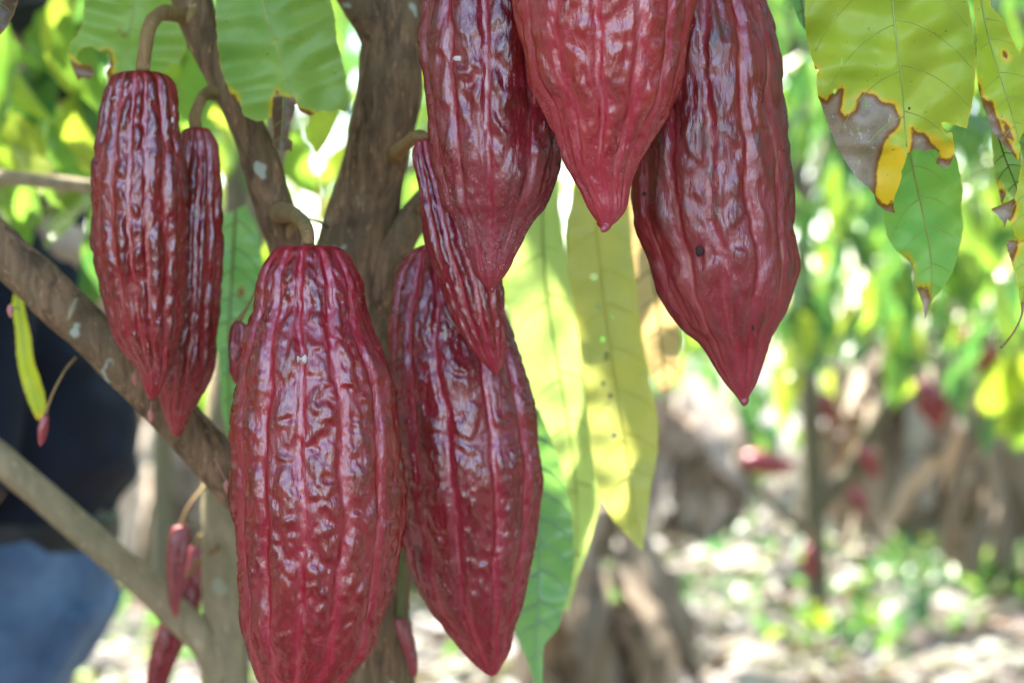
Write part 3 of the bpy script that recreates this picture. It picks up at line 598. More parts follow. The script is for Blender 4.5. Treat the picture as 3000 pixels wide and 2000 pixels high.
L1 = [(2380,-120),(2362,-40),(2357,30),(2360,100),(2372,150),(2388,203),(2400,205),(2393,220),(2392,240),(2395,278),(2405,305),(2431,375),(2455,440),(2482,482),(2510,520),(2540,546),(2562,570),(2568,595),(2592,617),(2610,622),(2623,624),(2618,606),(2622,572),(2638,530),(2642,518),(2640,502),(2650,480),(2655,462),(2659,448),(2675,440),(2690,436),(2700,440),(2707,447),(2715,442),(2730,438),(2742,440),(2755,452),(2745,462),(2743,480),(2755,484),(2765,494),(2785,482),(2796,450),(2795,420),(2788,388),(2778,388),(2772,392),(2764,380),(2758,362),(2764,358),(2790,365),(2832,377),(2843,330),(2855,260),(2858,180),(2850,80),(2835,0),(2820,-70),(2790,-170),(2735,-290),(2650,-390),(2610,-440),(2540,-370),(2450,-250)]
L1h = [[(2439,44),(2446,40),(2449,46),(2443,52),(2438,50)],[(2464,173),(2470,169),(2473,178),(2467,191),(2463,186)],[(2441,264),(2448,260),(2453,266),(2446,277),(2440,273)],[(2528,302),(2534,298),(2535,307),(2531,315)],[(2660,315),(2668,313),(2667,321),(2662,324)],[(2512,376),(2516,373),(2515,383),(2512,381)]]
L1d = [[(2380,276),(2420,297),(2440,275),(2470,258),(2468,285),(2460,330),(2475,345),(2505,325),(2515,290),(2530,272),(2560,278),(2580,300),(2620,306),(2638,350),(2630,375),(2605,395),(2588,425),(2580,460),(2567,500),(2563,575),(2540,580),(2470,500),(2400,385),(2375,300)],
       [(2666,445),(2672,402),(2669,374),(2676,380),(2690,392),(2710,392),(2722,415),(2735,428),(2760,445),(2730,470),(2690,460)],[(2562,572),(2585,598),(2602,606),(2614,590),(2617,606),(2630,640),(2560,640)],[(2735,466),(2758,462),(2775,470),(2796,452),(2790,510),(2740,510)],[(2380,196),(2393,202),(2400,212),(2385,224)],[(2630,565),(2640,525),(2650,530),(2640,575)]]
traced_leaf(tree, L1, [(2612,-440),(2606,-200),(2615,0),(2628,130),(2640,220),(2652,380),(2658,446)], 1.288, ML1, L1d, L1h, step=9, jit=1.3, fold=.22, wave=.010, tilt=(.10, .12), seed=4, veins=6, vlen=(300, 40), vr=(.0009, .00032), vmat=VEINM,
            yellow=[[(2600,420),(2640,430),(2665,470),(2640,560),(2625,630),(2560,600),(2562,520)],[(2690,400),(2740,395),(2775,420),(2800,400),(2800,500),(2740,500),(2745,440)]], label='large yellowing leaf with a grey dead patch and torn tip', petiole=[(2600,-520,1.315,26),(2612,-470,1.295,22),(2613,-425,1.288,20)])
traced_leaf(tree, [(2850,-60),(2852,20),(2862,110),(2860,200),(2868,270),(2888,330),(2905,385),(2940,425),(2965,450),(2983,472),(2990,440),(2986,410),(3004,380),(3030,330),(3060,250),(3050,160),(3010,110),(2985,160),(2945,68),(2905,20),(2890,-60),(2870,-160)],
            [(2868,-160),(2872,-30),(2885,60),(2910,160),(2945,270),(2980,390),(2986,430)], 1.315, ML1, [[(2858,228),(2880,285),(2900,310),(2905,300),(2912,330),(2935,380),(2985,480),(2960,470),(2890,380)],[(2942,354),(2955,372),(2968,410),(2945,395)],[(2941,152),(2948,160),(2950,172),(2943,166)]], step=9, fold=.35, wave=.008, seed=6, veins=7, vlen=(150, 20), vr=(.0007, .00028),
            vmat=VEINM, label='narrow yellow green leaf with brown stained edge beside the large yellowing leaf', petiole=[(2850,-540,1.32,22),(2862,-330,1.317,20),(2868,-150,1.315,18)])
traced_leaf(tree, [(2886,325),(2905,380),(2910,480),(2920,540),(2935,600),(2950,560),(2975,585),(3040,560),(3060,420),(3000,380),(2950,300),(2905,260)], [(2900,270),(2915,360),(2940,450),(2975,540),(2985,575)], 1.36, ML2, [[(2925,540),(2935,610),(2945,570)]], step=10, fold=.2, seed=7, veins=6, vlen=(100, 10), vr=(.0007, .0003), vmat=VEIND)
traced_leaf(tree, [(2979,560),(2972,580),(2960,588),(2935,600),(2903,612),(2925,632),(2938,650),(2944,668),(2952,640),(2966,655),(2972,690),(2985,700),(2975,706),(2951,705),(2952,735),(2962,760),(2970,790),(2985,850),(2990,895),(3000,893),(3010,850),(3040,780),(3070,680),(3060,580),(3010,500),(2990,440),(2988,500)], [(2990,450),(3010,560),(3015,700),(3005,820),(2996,893)], 1.30, ML1,
            [[(2965,585),(2975,600),(2968,640),(2955,650),(2940,680),(2890,620),(2930,595)],[(2945,700),(2985,704),(2978,730),(2965,760),(2945,735)]], step=8, jit=2.2, fold=.3, seed=8, veins=6, vlen=(70, 10), vr=(.0007, .0003), vmat=VEINM,
            label='ragged tattered leaf strip with grey dead flaps and a dry dangling tail', petiole=[(2996,885,1.30,9),(2994,920,1.30,7),(2975,965,1.298,6),(2950,1000,1.296,6),(2932,1018,1.295,9)])
traced_leaf(tree, [(2640,380),(2610,470),(2594,560),(2588,640),(2597,690),(2625,735),(2660,760),(2672,775),(2680,800),(2680,830),(2692,855),(2704,890),(2708,925),(2706,940),(2716,915),(2730,880),(2765,840),(2790,800),(2800,770),(2818,700),(2822,660),(2815,600),(2822,560),(2805,470),(2770,380),(2700,330)],
            [(2668,345),(2668,450),(2690,560),(2712,660),(2728,760),(2728,860),(2710,930)], 1.40, ML3, [[(2675,828),(2688,850),(2695,835),(2705,845),(2718,838),(2722,865),(2733,876),(2720,960),(2695,950)],[(2655,752),(2668,765),(2676,800),(2660,790)]], step=11, fold=.28, wave=.009, tilt=(-.15, .1), seed=9, veins=6, vlen=(120, 30), vr=(.0009, .0003), vmat=VEINM,
            label='fresh green leaf with a dry pointed tip behind the yellowing leaf', petiole=[(2600,-500,1.33,22),(2640,-200,1.38,20),(2660,100,1.40,20),(2668,350,1.40,18)])
traced_leaf(tree, [(250,-60),(246,20),(240,70),(228,105),(205,125),(198,150),(205,175),(210,195),(229,238),(240,228),(265,232),(276,217),(268,195),(240,188),(222,175),(228,155),(245,140),(265,135),(285,148),(300,152),(318,148),(326,168),(322,200),(312,212),(318,240),(355,255),(400,250),(440,230),(490,215),(497,188),(523,192),(540,160),(548,125),(540,60),(545,0),(540,-80),(470,-220),(390,-300),(310,-200)], [(392,-300),(395,-120),(392,0),(380,90),(366,180),(362,250)], 1.62, ML2,
            [[(205,172),(230,190),(270,195),(290,220),(230,250),(195,190)],[(300,150),(322,150),(330,180),(320,225),(300,200)],[(310,205),(330,215),(345,240),(310,260)]], step=11, fold=-.15, seed=11, veins=6, vlen=(210, 30), vr=(.0009, .0003), vmat=VEINM, jit=2, label='pale green leaf with a nibbled brown hem behind the arched stalk', petiole=[(560,-420,1.56,24),(480,-380,1.59,22),(395,-290,1.62,20)])
traced_leaf(tree, [(640,-80),(632,40),(636,120),(648,205),(670,265),(690,308),(700,295),(715,340),(750,355),(778,352),(796,342),(800,300),(812,270),(822,285),(840,290),(858,288),(864,310),(872,305),(880,325),(905,340),(925,335),(945,325),(965,330),(990,318),(1012,330),(1016,270),(1010,210),(1000,170),(985,110),(982,60),(965,-20),(930,-140),(850,-250),(760,-300),(690,-200)], [(752,-290),(760,-120),(770,0),(800,110),(835,210),(862,300)], 1.47, ML2,
            [[(796,345),(800,300),(812,265),(822,285),(864,290),(860,330),(830,360)],[(672,262),(692,285),(695,312),(675,300)],[(868,312),(890,325),(920,332),(925,345),(880,345)]], step=11, fold=.25, wave=.008, seed=12, veins=6, vlen=(230, 40), vr=(.0009, .00032), vmat=VEINM, jit=2, label='broad soft green leaf with nibbled lower edge in front of the left fork', petiole=[(760,-480,1.55,24),(752,-380,1.5,22),(752,-280,1.47,20)])
traced_leaf(tree, [(800,285),(796,345),(802,390),(798,425),(812,440),(830,448),(845,440),(856,445),(858,415),(845,405),(850,370),(866,320),(866,295),(830,282)], [(832,285),(830,340),(826,400),(824,444)], 1.465, MBR, [], step=9, fold=-.5, seed=13, veins=3, vlen=(30, 5), label='dry brown curled scrap of leaf')
# hanging leaves behind the pods
traced_leaf(tree, [(1600,420),(1530,520),(1485,700),(1480,860),(1510,1000),(1560,1160),(1600,1300),(1650,1480),(1664,1560),(1665,1680),(1652,1790),(1668,1788),(1690,1700),(1730,1580),(1758,1480),(1757,1420),(1752,1250),(1730,1080),(1715,950),(1690,850),(1660,760),(1640,600),(1640,480)], [(1610,420),(1590,600),(1600,850),(1640,1100),(1680,1350),(1690,1560),(1662,1780)], 1.85, MH1, [], step=16, fold=.3, wave=.006, tilt=(.2, -.12), seed=14, veins=7, vlen=(150, 30), vmat=VEINM, label='long hanging lime green leaf spotted with sunlight', petiole=[(1600,330,1.74,18),(1605,380,1.8,17),(1610,425,1.85,17)])
traced_leaf(tree, [(1740,360),(1690,480),(1664,640),(1662,800),(1690,950),(1715,1130),(1730,1300),(1755,1450),(1800,1530),(1850,1580),(1882,1615),(1890,1560),(1905,1440),(1928,1320),(1930,1240),(1905,1120),(1880,1000),(1868,860),(1850,720),(1840,560),(1800,420)], [(1750,360),(1745,600),(1765,850),(1800,1100),(1840,1350),(1880,1605)], 1.76, MH2, [], [[(x+a*w_,y+b*h_) for a,b in ((-1,-.2),(-.3,-1),(.7,-.8),(1,.3),(.2,1),(-.7,.7))] for x,y,w_,h_ in ((1741,812,13,10),(1754,900,9,11),(1763,994,9,10),(1777,1043,7,14),(1768,1123,7,8),(1788,1159,8,8),(1799,1275,9,9),(1790,930,5,6))], step=16, fold=.35, wave=.005, seed=15, veins=10, vlen=(150, 30), vmat=plain('vein_yellow', (.42, .38, .06), .6), label='long hanging olive yellow leaf with pale insect marks', petiole=[(1720,240,1.77,18),(1735,300,1.765,17),(1750,365,1.76,17)])
traced_leaf(tree, [(1850,430),(1835,560),(1850,800),(1880,980),(1900,1080),(1935,1150),(1960,1150),(1985,1090),(1992,1000),(1990,880),(1975,700),(1940,520),(1900,420)], [(1872,430),(1890,650),(1925,900),(1950,1140)], 1.86, MH3, [], step=16, fold=-.3, wave=.012, seed=16, veins=7, vlen=(90, 20), label='dead tan leaf hanging behind the olive leaf', petiole=[(1880,130,1.85,16),(1872,280,1.855,15),(1872,435,1.86,15)])
traced_leaf(tree, [(1540,1180),(1510,1300),(1490,1500),(1485,1700),(1500,1830),(1530,1900),(1560,1980),(1575,2060),(1590,2060),(1590,1980),(1592,1890),(1635,1840),(1668,1720),(1682,1620),(1675,1500),(1655,1400),(1620,1300),(1580,1200)], [(1555,1170),(1565,1350),(1580,1550),(1578,1750),(1570,1900),(1580,2055)], 1.70, MH4, [], step=14, fold=.35, wave=.008, tilt=(-.3, 0), seed=17, veins=11, vlen=(110, 25), vr=(.0012, .0012), vmat=plain('vein_reflection', (.2, .32, .17), .5), label='dark green leaf with reflections painted as pale stripes hanging beside the deep red pod', petiole=[(1300,560,1.63,16),(1400,800,1.69,16),(1500,1050,1.70,16),(1554,1180,1.70,16)])  # wide pale veins carry the bright reflected stripes as colour
traced_leaf(tree, [(1560,560),(1555,640),(1580,700),(1610,780),(1640,850),(1652,880),(1662,800),(1655,700),(1640,620),(1610,560)], [(1585,560),(1610,680),(1640,790),(1652,875)], 2.0, LEAFD, [], step=16, fold=.2, seed=18, veins=4, vlen=(40, 10))
traced_leaf(tree, [(640,640),(610,760),(600,900),(640,1050),(650,1200),(672,1295),(690,1240),(720,1100),(760,950),(770,800),(760,680),(720,600)], [(690,610),(680,800),(670,1000),(672,1285)], 1.80, MH4, [[(700,840),(712,835),(715,860),(700,870)]], step=16, fold=.3, wave=.01, seed=19, veins=9, vlen=(110, 20), label='green leaf hanging between the narrow pods and the largest pod')
traced_leaf(tree, [(40,860),(32,900),(45,960),(48,1040),(62,1110),(80,1170),(105,1225),(122,1240),(138,1222),(130,1150),(100,1060),(90,980),(72,900),(62,860)], [(50,860),(62,960),(75,1060),(98,1150),(122,1236)], 1.72, ML1, [[(110,1225),(122,1220),(128,1245),(112,1245)]], step=12, fold=.5, wave=.012, seed=20, veins=0, vlen=(30, 8), vmat=VEINM, vr=(.0006, .0003), label='narrow yellow green leaf dangling below the slanting branch', petiole=[(20,740,1.6,14),(38,800,1.68,13),(50,865,1.72,12)])
traced_leaf(tree, [(-60,-80),(-40,60),(0,104),(20,80),(40,45),(62,-20),(70,-100)], [(20,-100),(0,0),(-5,95)], 1.38, MBR, [], step=12, fold=.3, seed=21, veins=4, vlen=(60, 10), label='dead brown leaf tip with a yellow margin')
traced_leaf(tree, [(2300,-160),(2312,-40),(2322,10),(2340,60),(2358,92),(2380,60),(2390,-40),(2370,-160)], [(2335,-160),(2345,-30),(2358,85)], 1.50, MH4, [], step=12, fold=.2, seed=22, veins=3, vlen=(40, 10))
for b, t, Y_, mt, k, wd in [((600,120),(545,480),2.0,LEAFY,0,.75),((560,480),(640,600),2.1,LEAFD,2,1.1),((720,330),(960,560),2.3,LEAFY,2,.9),((960,180),(930,520),2.2,LEAFY,0,.7)]:
    px_leaf(tree, b, t, Y_, mt, k, wd, roll=.2)

# crown of the carrying tree: the leaves over the pods that keep the sun off them
r = np.random.default_rng(21)
n = 2100
pos = np.stack([np.r_[r.uniform(-1.4, .75, 1500), r.uniform(-2.2, 1.5, 600)], np.r_[r.uniform(1.15, 2.75, 1500), r.uniform(1.0, 3.4, 600)], r.uniform(1.95, 2.9, n)], -1)
pos[:, 2] += .16 * np.maximum(0, pos[:, 1] - 1.6)
gaps = [P(1575, 880, 1.86), P(1640, 1085, 1.86), P(1575, 1110, 1.86), P(1620, 1200, 1.87), P(1700, 1510, 1.86), P(1925, 1035, 1.86), P(690, 1620, 1.92), P(700, 1560, 1.92)]
gap_r = [.045, .022, .024, .032, .05, .02, .03, .03]
def clear_gaps(pos, L):
    keep = np.ones(len(pos), bool)
    for g, gr in zip(gaps, gap_r):
        d = pos + np.array([0, 0, -.08]) - g; s = np.array(SUN); pr = d - (d @ s)[:, None] * s
        keep &= np.linalg.norm(pr, axis=1) > gr + L * .42
    return keep
ln = r.uniform(.17, .30, n)
kp = clear_gaps(pos, ln); pos, ln = pos[kp], ln[kp]; n = len(pos)
d, nr = drooping(n, r)
d[:, 2] *= .55; nr[:, 2] += .8
v, f, rr = leaf_cloud(pos, d, nr, ln, seed=1)
tag(obj('crown', mesh('crown', rel(v, tree), f, dict(rnd=rr)), LEAF, tree), kind='stuff')

# ------------------------------------------------------------------ pale slim tree behind the left pods
pale = empty('slim_tree', (P(650, 1000, 1.95)[0], 1.95, 0)); tag(pale, 'slim pale barked tree with one smooth slanting branch, behind the largest pod', 'tree')
limb('trunk', [(668,5330,1.95,200),(664,4600,1.95,160),(660,3200,1.95,140),(655,2200,1.95,135),(652,1950,1.95,128),(648,1700,1.95,116),(645,1450,1.95,112),(650,1250,1.96,104),(668,1050,1.98,96),(720,750,2.0,86),(800,450,2.02,78),(860,150,2.05,72),(900,-200,2.1,64),(950,-900,2.15,50),(980,-1900,2.2,22)], pale, BARK2, n=200, seg=32, rough=.05, seed=31)
limb('branch', [(650,1990,1.945,100),(610,1890,1.94,98),(520,1800,1.935,94),(400,1690,1.93,92),(250,1560,1.925,90),(100,1430,1.92,90),(0,1345,1.92,90),(-200,1170,1.92,84),(-600,850,1.94,70),(-1100,300,1.98,50),(-1500,-400,2.05,26)], pale, BARK2, n=120, seg=28, rough=.05, seed=33)
n = 220; pos = np.stack([r.uniform(-1.3, .3, n), r.uniform(1.6, 2.8, n), r.uniform(2.1, 2.8, n)], -1); ln = r.uniform(.17, .28, n)
kp = clear_gaps(pos, ln); pos, ln = pos[kp], ln[kp]; d, nr = drooping(len(pos), r); v, f, rr = leaf_cloud(pos, d, nr, ln, seed=2)
tag(obj('crown', mesh('crown', rel(v, pale), f, dict(rnd=rr)), LEAF, pale), kind='stuff')

# ------------------------------------------------------------------ cacao trees of the plantation
def bg_tree(x, y, label, height, r0, box, nleaf, crown_box, ncrown, seed, lens=(.17, .29), mat=LEAF, fork=1.1, limbs=4, name='cacao_tree', lean=(0, 0), holes=()):
    rr_ = np.random.default_rng(seed); z0 = float(gz(np.array([x]), np.array([y]))[0])
    root = empty(name, (x, y, z0)); tag(root, label, 'tree', 'cacao trees of the plantation behind')
    b = np.array([x, y, z0])
    tp = [[0, 0, -.05, r0 * 1.35], [0, 0, .12, r0 * 1.08], [lean[0] * .3, lean[1] * .3, fork * .5, r0 * .95], [lean[0] * .7, lean[1] * .7, fork, r0 * .85], [lean[0], lean[1], fork + (height - fork) * .5, r0 * .55], [lean[0] * 1.2, lean[1] * 1.2, height, r0 * .15]]
    v, f = tube(np.array(tp), n=60, seg=16, rough=.12, nscale=18, seed=seed); obj('trunk', mesh('trunk', v, f), BARKF, root)
    ends = []
    for i in range(limbs):
        cx, cy, cz = (rr_.uniform(crown_box[0][0], crown_box[0][1]), rr_.uniform(crown_box[1][0], crown_box[1][1]), rr_.uniform(max(fork + .3, crown_box[2][0]), crown_box[2][1]))
        st = np.array([lean[0] * .7, lean[1] * .7, fork * rr_.uniform(.75, 1.1)]); e = np.array([cx, cy, cz]) - b; m1 = st + (e - st) * .45 + np.array([0, 0, .12]) + rr_.normal(0, .06, 3)
        v, f = tube(np.array([[*st, r0 * .55], [*m1, r0 * .42], [*e, r0 * .12]]), n=30, seg=10, rough=.1, nscale=20, seed=seed + i)
        obj('branch', mesh('branch', v, f), BARKF, root)
    k = 0
    for i in range(nleaf * 3):
        if k >= nleaf: break
        p = np.array([rr_.uniform(*q) for q in box])
        d, nr = drooping(1, rr_)
        px = 1500 + p[0] / p[1] * F; py = 1000 - (p[2] - CAM_H) / p[1] * F
        if any(hx0 < px < hx1 and hy0 < py < hy1 for hx0, hx1, hy0, hy1 in holes): continue
        put_leaf(root, p, d[0] * np.array([.7, .7, 1.1]), nr[0], rr_.uniform(*lens), mat if rr_.random() > .25 else LEAFY); k += 1
    n = ncrown; pos = np.stack([rr_.uniform(*crown_box[0], n), rr_.uniform(*crown_box[1], n), rr_.uniform(*crown_box[2], n)], -1)
    # uneven clumps with gaps for the sun
    pos = pos[noise3(pos * np.array([1.0, 1.0, .7]), seed) > -.08]; n = len(pos)
    d, nr = drooping(n, rr_); v, f, q = leaf_cloud(pos, d, nr, rr_.uniform(*lens, n), seed=seed)
    tag(obj('crown', mesh('crown', rel(v, root), f, dict(rnd=q)), mat, root), kind='stuff')
    return root

t1 = bg_tree(-1.9, 3.9, 'leafy cacao tree with drooping lime leaves behind the person in dark clothes', 3.2, .06, ((-1.3, -.45), (3.5, 4.6), (1.25, 2.1)), 60, ((-3.2, .1), (2.9, 5.2), (2.05, 3.2)), 900, 101)
t1['label'] = 'leafy cacao tree whose drooping lime leaves hide the head of the person'
limb('branch', [(-1777,741,3.9,70),(-900,590,3.1,70),(-300,535,2.5,58),(0,520,2.18,46),(140,532,2.15,44),(290,548,2.14,40),(460,540,2.15,28),(600,500,2.2,16)], t1, BARK2, n=60, seg=14, rough=.06, seed=44)
limb('branch', [(-1777,250,3.9,70),(-500,-60,3.4,66),(0,-60,3.1,56),(90,0,3.0,48),(170,90,2.95,44),(250,180,2.9,38),(330,300,2.85,28),(400,480,2.85,14)], t1, BARK2, n=60, seg=14, rough=.06, seed=45)
r2 = random.Random(5)
for i in range(58):                                                   # leaves on those two branches
    x_ = r2.uniform(-90, 590); y_ = r2.uniform(-160, 560); L_ = r2.uniform(260, 460); Y_ = r2.uniform(2.25, 2.85)
    px_leaf(t1, (x_, y_), (x_ + r2.uniform(-130, 130), y_ + L_ * r2.uniform(.65, 1)), Y_, r2.choice([LEAFY, LEAF, LEAFY, LEAF]), width=r2.uniform(.8, 1.15), dt=r2.uniform(-.1, .12), roll=r2.uniform(-1, 1))

t2 = bg_tree(-.75, 6.2, 'cacao tree with bright leaves filling the gap of the forked trunk', 3.8, .05, ((-1.25, .0), (5.2, 7.2), (1.2, 2.25)), 95, ((-2.4, 1.0), (4.4, 7.8), (2.3, 3.8)), 900, 102, holes=[(860, 1000, 380, 640), (1010, 1075, 20, 330)])
t3 = bg_tree(.15, 8.2, 'cacao tree half hidden by the hanging olive leaf', 4, .05, ((-.4, 1.1), (7.4, 9.2), (1.15, 2.6)), 110, ((-1.3, 1.8), (6.6, 9.6), (2.5, 4)), 800, 103)
t4 = bg_tree(1.75, 5.4, 'cacao tree with large drooping leaves behind the yellowing leaf', 3.6, .05, ((.62, 1.65), (4.9, 6.6), (1.32, 2.3)), 125, ((.4, 2.9), (4.2, 7.0), (2.25, 3.6)), 800, 104, mat=LEAF)
t5 = bg_tree(P(2395, 0, 9.9)[0], 9.9, 'slender dark cacao tree forking low above the sunny leaf litter', 4.2, .048, ((.75, 2.1), (9.2, 10.8), (1.35, 2.9)), 90, ((.2, 2.9), (8.6, 11.4), (2.75, 4.2)), 640, 105, fork=1.9, lean=(-.11, 0), limbs=3)
limb('branch', [(2385,1490,9.9,52),(2440,1440,9.88,58),(2500,1370,9.85,52),(2560,1250,9.8,48),(2640,1120,9.75,40),(2760,960,9.7,30),(2860,820,9.7,18)], t5, BARKF, n=40, seg=12, rough=.12, seed=61)
limb('branch', [(2385,1580,9.9,44),(2340,1540,9.9,38),(2260,1470,9.9,32),(2190,1400,9.9,26),(2150,1300,9.95,18)], t5, BARKF, n=40, seg=12, rough=.12, seed=62)
t6 = bg_tree(2.75, 8.4, 'cacao tree with a few yellow leaves and dark pods, beside the dry banana clump', 4, .05, ((1.35, 2.3), (7.2, 9.0), (1.05, 2.5)), 130, ((1.2, 3.9), (6.8, 9.8), (2.5, 4)), 700, 106)
t7 = bg_tree(.5, 12.5, 'far cacao tree above the grey brown banana stump', 4.2, .06, ((-.9, 2.0), (11.6, 13.6), (1.1, 3.2)), 110, ((-1.2, 2.6), (11, 14), (2.8, 4.4)), 700, 107, mat=LEAFD)
t8 = bg_tree(2.9, 13.0, 'far cacao tree above the weeds', 4.2, .06, ((1.6, 3.3), (12, 14.2), (1.2, 3.4)), 100, ((1.2, 4.4), (11.4, 15), (2.8, 4.4)), 480, 108, mat=LEAFD)
t9 = bg_tree(-1.6, 10.5, 'far cacao tree seen through the left fork', 4.2, .06, ((-2.3, .0), (9.6, 11.6), (1.0, 3.0)), 90, ((-3.2, .4), (9, 12), (2.6, 4.2)), 700, 109, holes=[(860, 1000, 380, 640)])
# yellow leaves catching the sun on the far right
for b, t, Y_ in [((2960,1040),(2900,1230),7.4),((3010,1030),(2960,1200),7.4),((2990,1170),(2930,1290),7.5),((3040,1150),(2985,1330),7.5),((2660,1080),(2640,1180),8.6),((2890,720),(2850,830),7.0)]:
    px_leaf(t6, b, t, Y_, LEAFY, 2, 1.5, roll=.3)

# pods on the trees behind
def far_pod(px, py, L, Wd, ang, Y, label, mat):
    """ang: degrees of the pod's axis from hanging straight down"""
    root = empty('distant_pod', P(px, py, Y).tolist()); tag(root, label, 'cacao pod', 'blurred pods on the trees behind')
    s = np.linspace(0, 1, 22); R = M(Wd, Y) / 2 * np.sin(np.pi * s ** .8) ** .62 * (1 - .35 * s); R[0] = R[-1] = .003
    th = np.linspace(0, 2 * np.pi, 30, endpoint=False); a = math.radians(ang); dx = np.array([math.sin(a), .12, -math.cos(a)])
    Nn = np.cross(dx, [0, 1, 0]); Nn /= np.linalg.norm(Nn); Bn = np.cross(dx, Nn)
    RR = R[:, None] * (1 + .07 * np.abs(np.sin(th * 5))[None] ** .7)
    V = (s[:, None] * M(L, Y))[..., None] * dx + RR[..., None] * (np.cos(th)[None, :, None] * Nn + np.sin(th)[None, :, None] * Bn)
    i = np.arange(21)[:, None] * 30; j = np.arange(30)[None]
    obj('husk', mesh('husk', V.reshape(-1, 3), np.stack([i + j, i + (j + 1) % 30, i + 30 + (j + 1) % 30, i + 30 + j], -1).reshape(-1, 4)), mat, root)
    v, f = tube(np.array([[-.03 * dx[0] + .01, 0, .05, .006], [0, 0, .02, .006], [*(dx * .012), .008]]), n=10, seg=8); obj('stalk', mesh('stalk', v, f), STALK, root)
far_pod(2172, 1345, 165, 78, 82, 9.8, 'purple pod sticking out sideways from the slender dark tree', MP['V'])
far_pod(2395, 1150, 110, 72, 30, 10.1, 'small red pod just above the low fork of the slender dark tree', MP['Y'])
far_pod(2372, 1590, 120, 46, 2, 9.75, 'magenta pod hanging down the trunk just below the low fork', MP['V'])
far_pod(2490, 1430, 90, 46, 40, 9.75, 'small dark pod under the rising limb of the slender tree', MP['V'])
far_pod(2520, 1300, 120, 50, 28, 9.7, 'purple pod dangling from the rising limb', MP['V'])
far_pod(2690, 1110, 170, 80, 24, 9.3, 'dark maroon pod hanging near the end of the rising limb', MP['E'])
far_pod(2765, 1130, 120, 60, -8, 9.3, 'shorter maroon pod paired with the dark maroon pod', MP['E'])
far_pod(2830, 960, 190, 110, 36, 7.6, 'plump maroon pod beside the yellow sunlit leaves', MP['E'])
far_pod(2700, 840, 90, 60, 10, 9.5, 'dull red pod among the deep green leaves', MP['Y'])
far_pod(690, 790, 130, 60, -10, 5.6, 'red pod glimpsed between the narrow pods and the trunk', MP['Y'])
far_pod(940, 580, 110, 56, 14, 5.8, 'purple pod glimpsed in the gap of the forked trunk', MP['V'])
far_pod(60, 300, 110, 60, 20, 4.0, 'brown red pod among the lime leaves', MP['Y'])

# ------------------------------------------------------------------ dry banana clumps
def dry_strip(L, W, seed):
    nu, nv = 16, 4; u = np.linspace(0, 1, nu + 1); v = np.linspace(-1, 1, nv + 1); U, Vv = np.meshgrid(u, v, indexing='ij')
    prof = np.sin(np.pi * (.12 + .83 * U)) ** .6
    x = Vv * W / 2 * prof + .03 * noise3(np.stack([U * 3, 0 * U, 0 * U], -1), seed); z = -U * L
    y = .05 * np.sin(U * 3.1) * L + .35 * W * (Vv ** 2) * prof + .035 * noise3(np.stack([U * 6, Vv * 1.5, 0 * U], -1), seed + 1)
    i = (np.arange(nu)[:, None] * (nv + 1) + np.arange(nv)[None]).ravel()
    return np.stack([x, -y, z], -1).reshape(-1, 3), np.stack([i, i + nv + 1, i + nv + 2, i + 1], -1)
def dry_mat(name, a, b):
    t = NT(name); c = t.coord((1, 1, .12)); n = t.noise(26, 6, .65, c); rr2 = t.n('ShaderNodeObjectInfo').outputs['Random']
    col = t.mix(t.mr(n, .35, .68), a, b); col = t.mix(t.math('MULTIPLY', rr2, .6), col, tuple(q * .55 for q in a))
    t.p(col=col, rough=.8, spec=.2); t.bump(n, .8, .008); return t.m
DRY_A = dry_mat('dry_banana_tan', (.30, .22, .15), (.50, .42, .33)); DRY_B = dry_mat('dry_banana_brown', (.24, .175, .12), (.50, .41, .31)); DRY_C = dry_mat('dry_banana_grey', (.30, .235, .18), (.52, .45, .38))
strips = [mesh('dry_leaf', *dry_strip(1., .22, s)) for s in range(5)]
def clump(x, y, h, r0, nst, mat, label, seed, top=1., spread=1.25):
    z0 = float(gz(np.array([x]), np.array([y]))[0]); root = empty('banana_clump', (x, y, z0)); tag(root, label, 'banana plant', 'dry banana clumps'); R_ = random.Random(seed)
    v, f = tube(np.array([[0, 0, -.05, r0 * .8], [.02 * seed % .05, 0, h * .3, r0 * .62], [-.02, .01, h * .7, r0 * .5], [.04, 0, h * 1.02, r0 * .34]]), n=50, seg=24, rough=.22, nscale=12, seed=seed)
    obj('pseudostem', mesh('pseudostem', v, f), mat, root)
    for i in range(int(nst * 2.2)):
        me = strips[R_.randrange(5)].copy(); me.materials.append(R_.choice([mat, mat, DRY_A, DRY_B])); o = obj('dry_leaf', me, None, root)
        a = R_.uniform(0, 2 * math.pi); zt = h * R_.uniform(.35, 1.05) * top; L = min(zt * .95, R_.uniform(.3, .95) * h); rr3 = r0 * R_.uniform(.5, .75)
        o.location = (math.sin(a) * rr3, -math.cos(a) * rr3, zt); o.rotation_euler = (-abs(R_.gauss(.05, .28)) * spread, R_.uniform(-.35, .35), a); o.scale = (R_.uniform(.35, 1.1) * max(r0, .09) / .2, 1, L)
    return root
def px_x(px, Y): return (px - 1500) / F * Y
clump(px_x(1735, 7.2), 7.2, .72, .10, 14, DRY_B, 'brown rotting banana stump standing closest to the red pods', 1)
clump(px_x(2020, 14.2), 14.2, 1.0, .24, 18, DRY_C, 'grey brown banana stump at the edge of the sunny litter', 2)
clump(px_x(2710, 13.2), 13.2, 1.15, .24, 22, DRY_A, 'broad pale tan clump of dry banana leaves behind the weeds', 3, spread=1.5)
clump(px_x(2508, 13.8), 13.8, 1.45, .065, 6, DRY_A, 'thin pale banana stem beside the broad tan clump', 4)
clump(px_x(470, 11.5), 11.5, .9, .2, 14, DRY_C, 'grey banana stump between the person and the slim pale tree', 5)
clump(px_x(2930, 10.8), 10.8, 1.1, .10, 10, DRY_A, 'narrow tan banana stem at the end of the weeds', 6)
